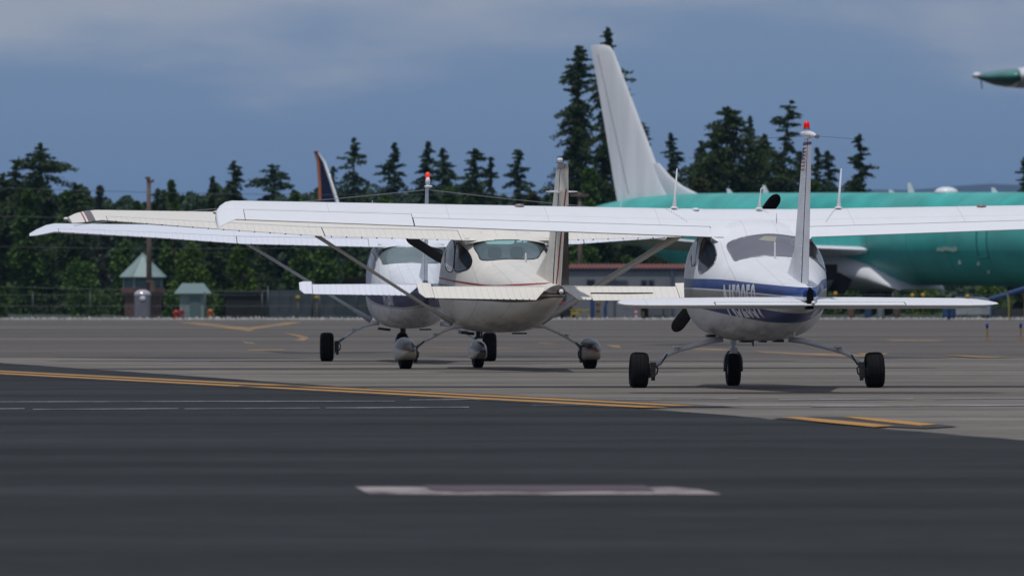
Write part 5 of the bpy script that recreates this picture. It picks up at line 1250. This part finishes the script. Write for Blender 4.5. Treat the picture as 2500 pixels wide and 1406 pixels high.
# pale green shed
d = 318; sm_ = mat('pale_green_wall', (.19, .25, .245), .6, noise=.15, nscale=2); sr = mat('pale_green_roof', (.12, .19, .20), .5)
sh = empty('shed', ((470 - 1250) / F * d, d, 0), 0, 'pale green shed with low hipped roof right of the kiosk', 'shed')
mb = MB(); mb.box((0, .4, .55), (1.0, .9, 1.1)); mb.build('wall', sm_, sh); mb = MB(); mb.loft([[Vector((x, y + .4, .98)) for x, y in ((-.72, -.6), (.72, -.6), (.72, .6), (-.72, .6))], [Vector((x, y + .4, 1.38)) for x, y in ((-.42, -.1), (.42, -.1), (.42, .1), (-.42, .1))]]); mb.build('roof', sr, sh)
mb = MB(); mb.box((.1, -.07, .45), (.4, .03, .85)); mb.build('door', mat('shed_door', (.09, .15, .15), .5), sh)
# black shed: a solid box, the shade of its open front is only colour
d = 322; bk = empty('storage_shed', ((600 - 1250) / F * d, d, 0), 0, 'low black shed with the shade of its open front painted as solid black left of the grey fence panels', 'shed')
mb = MB(); wb = W(100, d); mb.box((0, 1.0, .5), (wb, 1.6, 1.0)); mb.build('wall', mat('open_front_shade', (.008, .009, .010), .8), bk); mb = MB(); mb.box((0, 1.0, 1.03), (wb + .1, 1.8, .06)); mb.build('roof', mat('shed_roof_dark', (.02, .022, .025), .6), bk)
# corrugated fence panels
pf = empty('panel_fence', (W(655 - 1250, 314.5), 314.5, 0), 0, 'grey corrugated panel fence behind the left wing strut', 'fence')
pmat = [mat('panel_grey_%d' % i, c, .5, .2, noise=.2, nscale=2) for i, c in enumerate(((.075, .09, .105), (.055, .075, .085), (.04, .06, .065)))]
pw = W(27, 314.5)
for i in range(27):
    if 9.5 < i < 10: continue
    mb = MB(); k = 12; rr = []
    for z in (0.02, 1.10): rr.append([Vector((j * pw * .96 / k, -.02 * (j % 2), z)) for j in range(k + 1)] + [Vector((pw * .96 * (1 - j / k), .03, z)) for j in range(2)])
    mb.loft(rr); o = mb.build('panel', pmat[min(2, i // 6)], pf); o.location = (i * pw, 0, 0)
    if i % 4 == 0:
        mb = MB(); mb.tube([(0, -.03, 0), (0, -.03, 1.2)], .03, 6); mb.ball((0, -.03, 1.22), .04, 6); o = mb.build('post', ft, pf, smooth=True); o.location = (i * pw - .01, 0, 0)
for (u, lab) in ((727, 'round yellow lamp on the panel fence, left one'), (773, 'round yellow lamp on the panel fence, right one')):
    p = at(u, 727, 314.3); mb = MB(); mb.ball((0, 0, 0), (.1, .05, .09), 10); mb.tube([(0, .02, 0), (0, .02, -.78)], .012, 5); o = mb.build('warning_lamp', mat('amber_%d' % u, (.30, .20, .02), .5), smooth=True); o.location = (p.x, 314.2, p.z); tag(o, lab, 'warning lamp', 'yellow lamps along the fence')
# red and orange markers
def hydrant(u, d, h, m, lab):
    mb = MB(); mb.lathe([(0, .11), (.05, .11), (.06, .075), (h * .7, .075), (h * .72, .1), (h * .8, .1), (h * .95, .06), (h, .02)], (0, 0, 0), 'Z', 12); mb.lathe([(-.12, .045), (.12, .045)], (0, 0, h * .6), 'X', 8)
    o = mb.build('hydrant', m, auto=40); o.location = (W(u - 1250, d), d, 0); tag(o, lab, 'hydrant', 'small bright fittings at the apron edge')
hydrant(430, 311, .36, mat('signal_red', (.38, .02, .012), .5), 'bright red hydrant left of the pale red one'); hydrant(443, 311, .42, mat('faded_red', (.24, .06, .065), .5), 'pale red hydrant beside the bright red one'); hydrant(513, 311, .40, mat('rust_orange', (.38, .11, .03), .6), 'orange-brown hydrant right of the pale green shed')
# long grey building with red tiled roof
d = 332; z = lambda v: CH + (HZ - v) / F * d; X = lambda u: W(u - 1250, d)
bw = mat('stucco_grey', (.17, .18, .20), .8, noise=.12, nscale=1.5); bt = mat('blue_trim', (.06, .08, .13), .6); tile = mat('red_roof_tile', (.15, .048, .038), .75, noise=.3, nscale=3); winm = mat('dark_pane', (.012, .013, .016), .2)
bd = empty('building', (X(1375), d, 0), 0, 'long low grey building with a red tiled roof', 'building')
L_ = X(1760) - X(1375)
mb = MB(); mb.box((L_ / 2, 1.5, z(660) / 2), (L_, 3, z(660))); mb.build('wall', bw, bd)
mb = MB(); mb.box((L_ / 2 - .0, -.02, z(660) + .03), (L_ + .1, .1, .09)); mb.build('fascia', bt, bd)
mb = MB(); mb.add([(-.1, -.1, z(657)), (L_ + .1, -.1, z(657)), (L_ - .5, 1.5, z(645)), (.4, 1.5, z(645)), (-.1, 3.1, z(657)), (L_ + .1, 3.1, z(657))], [(0, 1, 2, 3), (3, 2, 5, 4), (0, 3, 4), (1, 5, 2)]); rf = mb.build('roof', tile, bd)
nt_ = 42; tm = None
for i in range(nt_):
    for j in range(2):
        if tm is None:
            mb = MB(); rr = [[Vector((math.cos(q) * .055, y, math.sin(q) * .045 + y * .125)) for q in np.linspace(0, math.pi, 6)] for y in (0, .75)]; mb.loft(rr, False, False, closed=False); tm = mb.build('roof_tile', tile, rf); o = tm
        else: o = tm.copy(); C.objects.link(o)
        o.location = (-.02 + i * L_ / nt_ + .05, -.12 + j * .7, z(657) + .005 + j * .085)
for (u, v, w_, h_) in ((1572, 692, 10, 13), (1590, 692, 9, 13), (1442, 690, 16, 11)):
    mb = MB(); mb.box((X(u) - X(1375), -.03, z(v)), (W(w_ + 5, d), .05, W(h_ + 5, d))); wf = mb.build('window', bt, bd); mb = MB(); mb.box((X(u) - X(1375), -.06, z(v)), (W(w_, d), .03, W(h_, d))); mb.build('pane', winm, wf)
for u in (1641, 1500): mb = MB(); mb.box((X(u) - X(1375), -.04, z(715)), (.05 if u == 1500 else .12, .07, W(110, d))); mb.build('downpipe', bt, bd)
mb = MB(); mb.box((X(1505) - X(1375), -.05, z(684)), (.9, .05, .05)); mb.build('wall_rail', mat('rail_grey', (.10, .11, .13), .5), bd)
mb = MB(); mb.box((X(1600) - X(1375), -.05, z(755)), (1.0, .05, .5)); mb.build('door', mat('door_grey', (.11, .12, .14), .5), bd)
# tug with red hood
d = 310; tg = empty('tug', (W(1385 - 1250, d), d, 0), 0, 'black airport tug with red hood half hidden behind the cream tail', 'tug')
mb = MB(); mb.box((0, .3, .27), (.62, 1.2, .3)); mb.box((-.05, .5, .45), (.5, .6, .1)); mb.build('body', mat('tug_black', (.01, .01, .012), .5), tg, bevel=.03)
mb = MB(); mb.box((.05, .3, .60), (.66, 1.0, .09)); mb.ball((.15, .2, .62), (.22, .4, .1), 8); mb.build('hood', mat('hood_red', (.30, .012, .02), .4), tg, bevel=.03)
for x in (-.22, .22):
    for y in (-.15, .75): wheel(tg, (x, y, .13), .13, .1)
# yellow work stand
ym = mat('stand_yellow', (.36, .28, .04), .5); st_ = empty('work_stand', (W(1417 - 1250, 309.5), 309.5, 0), 0, 'low yellow tubular work stand in front of the grey building', 'work stand')
mb = MB(); w_ = .33
for x in (-w_, 0, w_):
    mb.tube([(x, 0, 0), (x, 0, .34)], .03, 6); mb.tube([(x, .4, 0), (x, .4, .34)], .03, 6)
mb.build('leg', ym, st_); mb = MB(); mb.box((0, .2, .36), (.74, .5, .05)); mb.box((-.2, -.02, .24), (.3, .03, .12)); mb.build('platform', ym, st_)
bm_ = mat('gantry_blue', (.015, .05, .15), .5); tan = mat('crate_tan', (.20, .14, .10), .8)
gn = empty('gantry', (W(1462 - 1250, 311), 311, 0), 0, 'blue steel gantry with one sloping leg left of the striped post', 'gantry')
mb = MB(); mb.box((-.24, 0, .38), (.17, .12, .76)); mb.build('upright', bm_, gn); mb = MB(); mb.loft([[Vector((x, y, 0)) for x, y in ((.20, -.05), (.30, -.05), (.30, .05), (.20, .05))], [Vector((x, y, .4)) for x, y in ((.17, -.05), (.26, -.05), (.26, .05), (.17, .05))], [Vector((x, y, .74)) for x, y in ((.28, -.05), (.38, -.05), (.38, .05), (.28, .05))]]); mb.build('sloping_leg', bm_, gn); mb = MB(); mb.box((.05, 0, .78), (.75, .12, .07)); mb.build('beam', bm_, gn)
cr_o = empty('crate', (W(1460 - 1250, 311.6), 311.6, 0), 0, 'tall tan crate standing inside the blue gantry', 'crate'); mb = MB(); mb.box((0, 0, .35), (.18, .18, .7)); mb.build('box', tan, cr_o, bevel=.01); mb = MB(); mb.box((0, -.1, .35), (.2, .02, .04)); mb.box((0, -.1, .6), (.2, .02, .04)); mb.build('batten', tan, cr_o)
# striped post, black cabinet
sp_ = empty('striped_post', (W(1553 - 1250, 309.3), 309.3, 0), 0, 'red and white banded marker post in front of the grey building', 'marker post')
for i in range(5):
    mb = MB(); mb.lathe([(i * .085, .055 if i else .075), (i * .085 + .084, .05)], (0, 0, 0), 'Z', 10); mb.build('band', mat('band_%d' % i, (.5, .05, .05) if i % 2 == 0 else (.6, .6, .6), .5), sp_)
bc = empty('locker', (W(1574 - 1250, 310), 310, 0), 0, 'narrow black locker with a yellow label beside the striped post', 'locker'); mb = MB(); mb.box((0, 0, .22), (.27, .25, .44)); mb.build('body', black, bc, bevel=.01); mb = MB(); mb.box((-.06, -.135, .2), (.07, .02, .22)); mb.build('label_plate', mat('label_ochre', (.15, .09, .03), .6), bc)
# under the airliner: lamps, truck, barrels, air stairs
for i, (u, v, lab) in enumerate(((2040, 717, 'yellow lamp under the airliner wing root'), (2228, 722, 'yellow lamp under the airliner belly, left of a pair'), (2254, 721, 'yellow lamp under the airliner belly, right of a pair'), (2362, 724, 'yellow lamp above the white van roof'))):
    p = at(u, v, 312.5); mb = MB(); mb.ball((0, 0, 0), (.085, .05, .085), 8); mb.tube([(0, .02, 0), (0, .02, -p.z)], .012, 5); o = mb.build('warning_lamp', mat('amb%d' % i, (.45, .27, .02), .5), smooth=True); o.location = (p.x, 312.6, p.z); tag(o, lab, 'warning lamp', 'yellow lamps along the fence')
d = 316; vn = empty('van', (W(2378 - 1250, d), d, 0), 0, 'small white van with blue roof edge parked left of the blue air stairs', 'van')
vw = mat('van_white', (.32, .35, .38), .4, noise=.15, nscale=4); mb = MB()
mb.loft([[Vector((x, y, zz_)) for x, zz_ in ((-.72, .14), (.72, .14), (.72, .5), (.55, .78), (.35, .84), (-.68, .84), (-.72, .7))] for y in (0, .9)]); mb.build('body', vw, vn, bevel=.03)
mb = MB(); mb.box((.32, -.01, .62), (.3, .03, .22)); mb.box((-.2, -.01, .62), (.5, .03, .2)); mb.build('window', winm, vn); mb = MB(); mb.box((-.1, .4, .87), (1.1, .8, .04)); mb.build('roof_rack', bm_, vn)
for x in (-.45, .45): wheel(vn, (x, .1, .14), .14, .12).rotation_euler = (0, 0, R(90))
for i, (u, c, lab) in enumerate(((2310, (.02, .06, .16), 'blue barrel left of the white van'), (2325, (.015, .045, .12), 'darker blue barrel touching the white van'), (2120, (.02, .05, .12), 'blue barrel under the airliner belly'), (2078, (.13, .07, .04), 'rust-brown barrel under the airliner wing root'), (2190, (.10, .06, .04), 'brown barrel right of the lone blue barrel'), (2150, (.16, .19, .19), 'pale grey barrel between the blue and brown ones'))):
    mb = MB(); mb.lathe([(0, .13), (.02, .14), (.19, .135), (.2, .145), (.21, .135), (.40, .14), (.42, .12)], (0, 0, 0), 'Z', 14); o = mb.build('barrel', mat('barrel_%d' % i, c, .45), auto=40); o.location = (W(u - 1250, 311.5), 311.5, 0); tag(o, lab, 'barrel', 'barrels under the airliner')
as_ = empty('air_stairs', (W(2440 - 1250, 315), 315, 0), 0, 'blue and yellow mobile air stairs at the right edge of the apron', 'air stairs')
mb = MB(); A = Vector((-.35, 0, .75)); B = Vector((1.6, 0, 1.35)); mb.tube([A, B], .09, 6); mb.tube([A + Vector((0, .7, 0)), B + Vector((0, .7, 0))], .09, 6); mb.build('stair_rail', bm_, as_)
for x, h in ((-.3, .72), (.35, .9), (1.0, 1.1), (1.5, 1.25)): mb = MB(); mb.tube([(x, 0, 0), (x, 0, h)], .05, 6); mb.build('support', ym if x > 0 else bm_, as_)
for k in range(10): mb = MB(); mb.box((-.25 + k * .19, .35, .66 + k * .06), (.18, .66, .03)); mb.build('tread', darkmetal, as_)
mb = MB(); mb.box((.7, .5, .25), (1.9, .9, .3)); mb.build('chassis', mat('chassis_dark', (.03, .035, .04), .6), as_)
# taxiway edge markers
bl_ = mat('marker_blue', (.008, .05, .28), .3); om = mat('marker_orange', (.28, .15, .06), .6)
for u, vb, lab in ((2410, 830, 'blue-topped taxiway edge marker, left of the two'), (2492, 829, 'blue-topped taxiway edge marker at the right edge')):
    p = G(u, vb); t = empty('edge_marker', (p.x, p.y, 0), 0, lab, 'taxiway marker', 'blue-topped markers on the apron')
    mb = MB(); mb.lathe([(0, .05), (.02, .05), (.03, .018), (.25, .018)], (0, 0, 0), 'Z', 10); mb.build('stake', om, t, auto=40); mb = MB(); mb.lathe([(.25, .025), (.33, .034), (.35, .02), (.36, .005)], (0, 0, 0), 'Z', 10); mb.build('lens', bl_, t, smooth=True)

# ------------------------------------------------------------------ air between here and the far ridge
hb = MB(); hb.box((0, 2350, 74), (5000, 5300, 150))
hm = bpy.data.materials.new('haze_air'); hm.use_nodes = True; hn = hm.node_tree.nodes; hn.clear()
ho = hn.new('ShaderNodeOutputMaterial'); pv = hn.new('ShaderNodeVolumePrincipled'); pv.inputs['Color'].default_value = (.40, .68, 1, 1); pv.inputs['Density'].default_value = 0.00006; pv.inputs['Anisotropy'].default_value = .2
hm.node_tree.links.new(pv.outputs[0], ho.inputs['Volume'])
hz_o = hb.build('haze', hm); hz_o['kind'] = 'stuff'
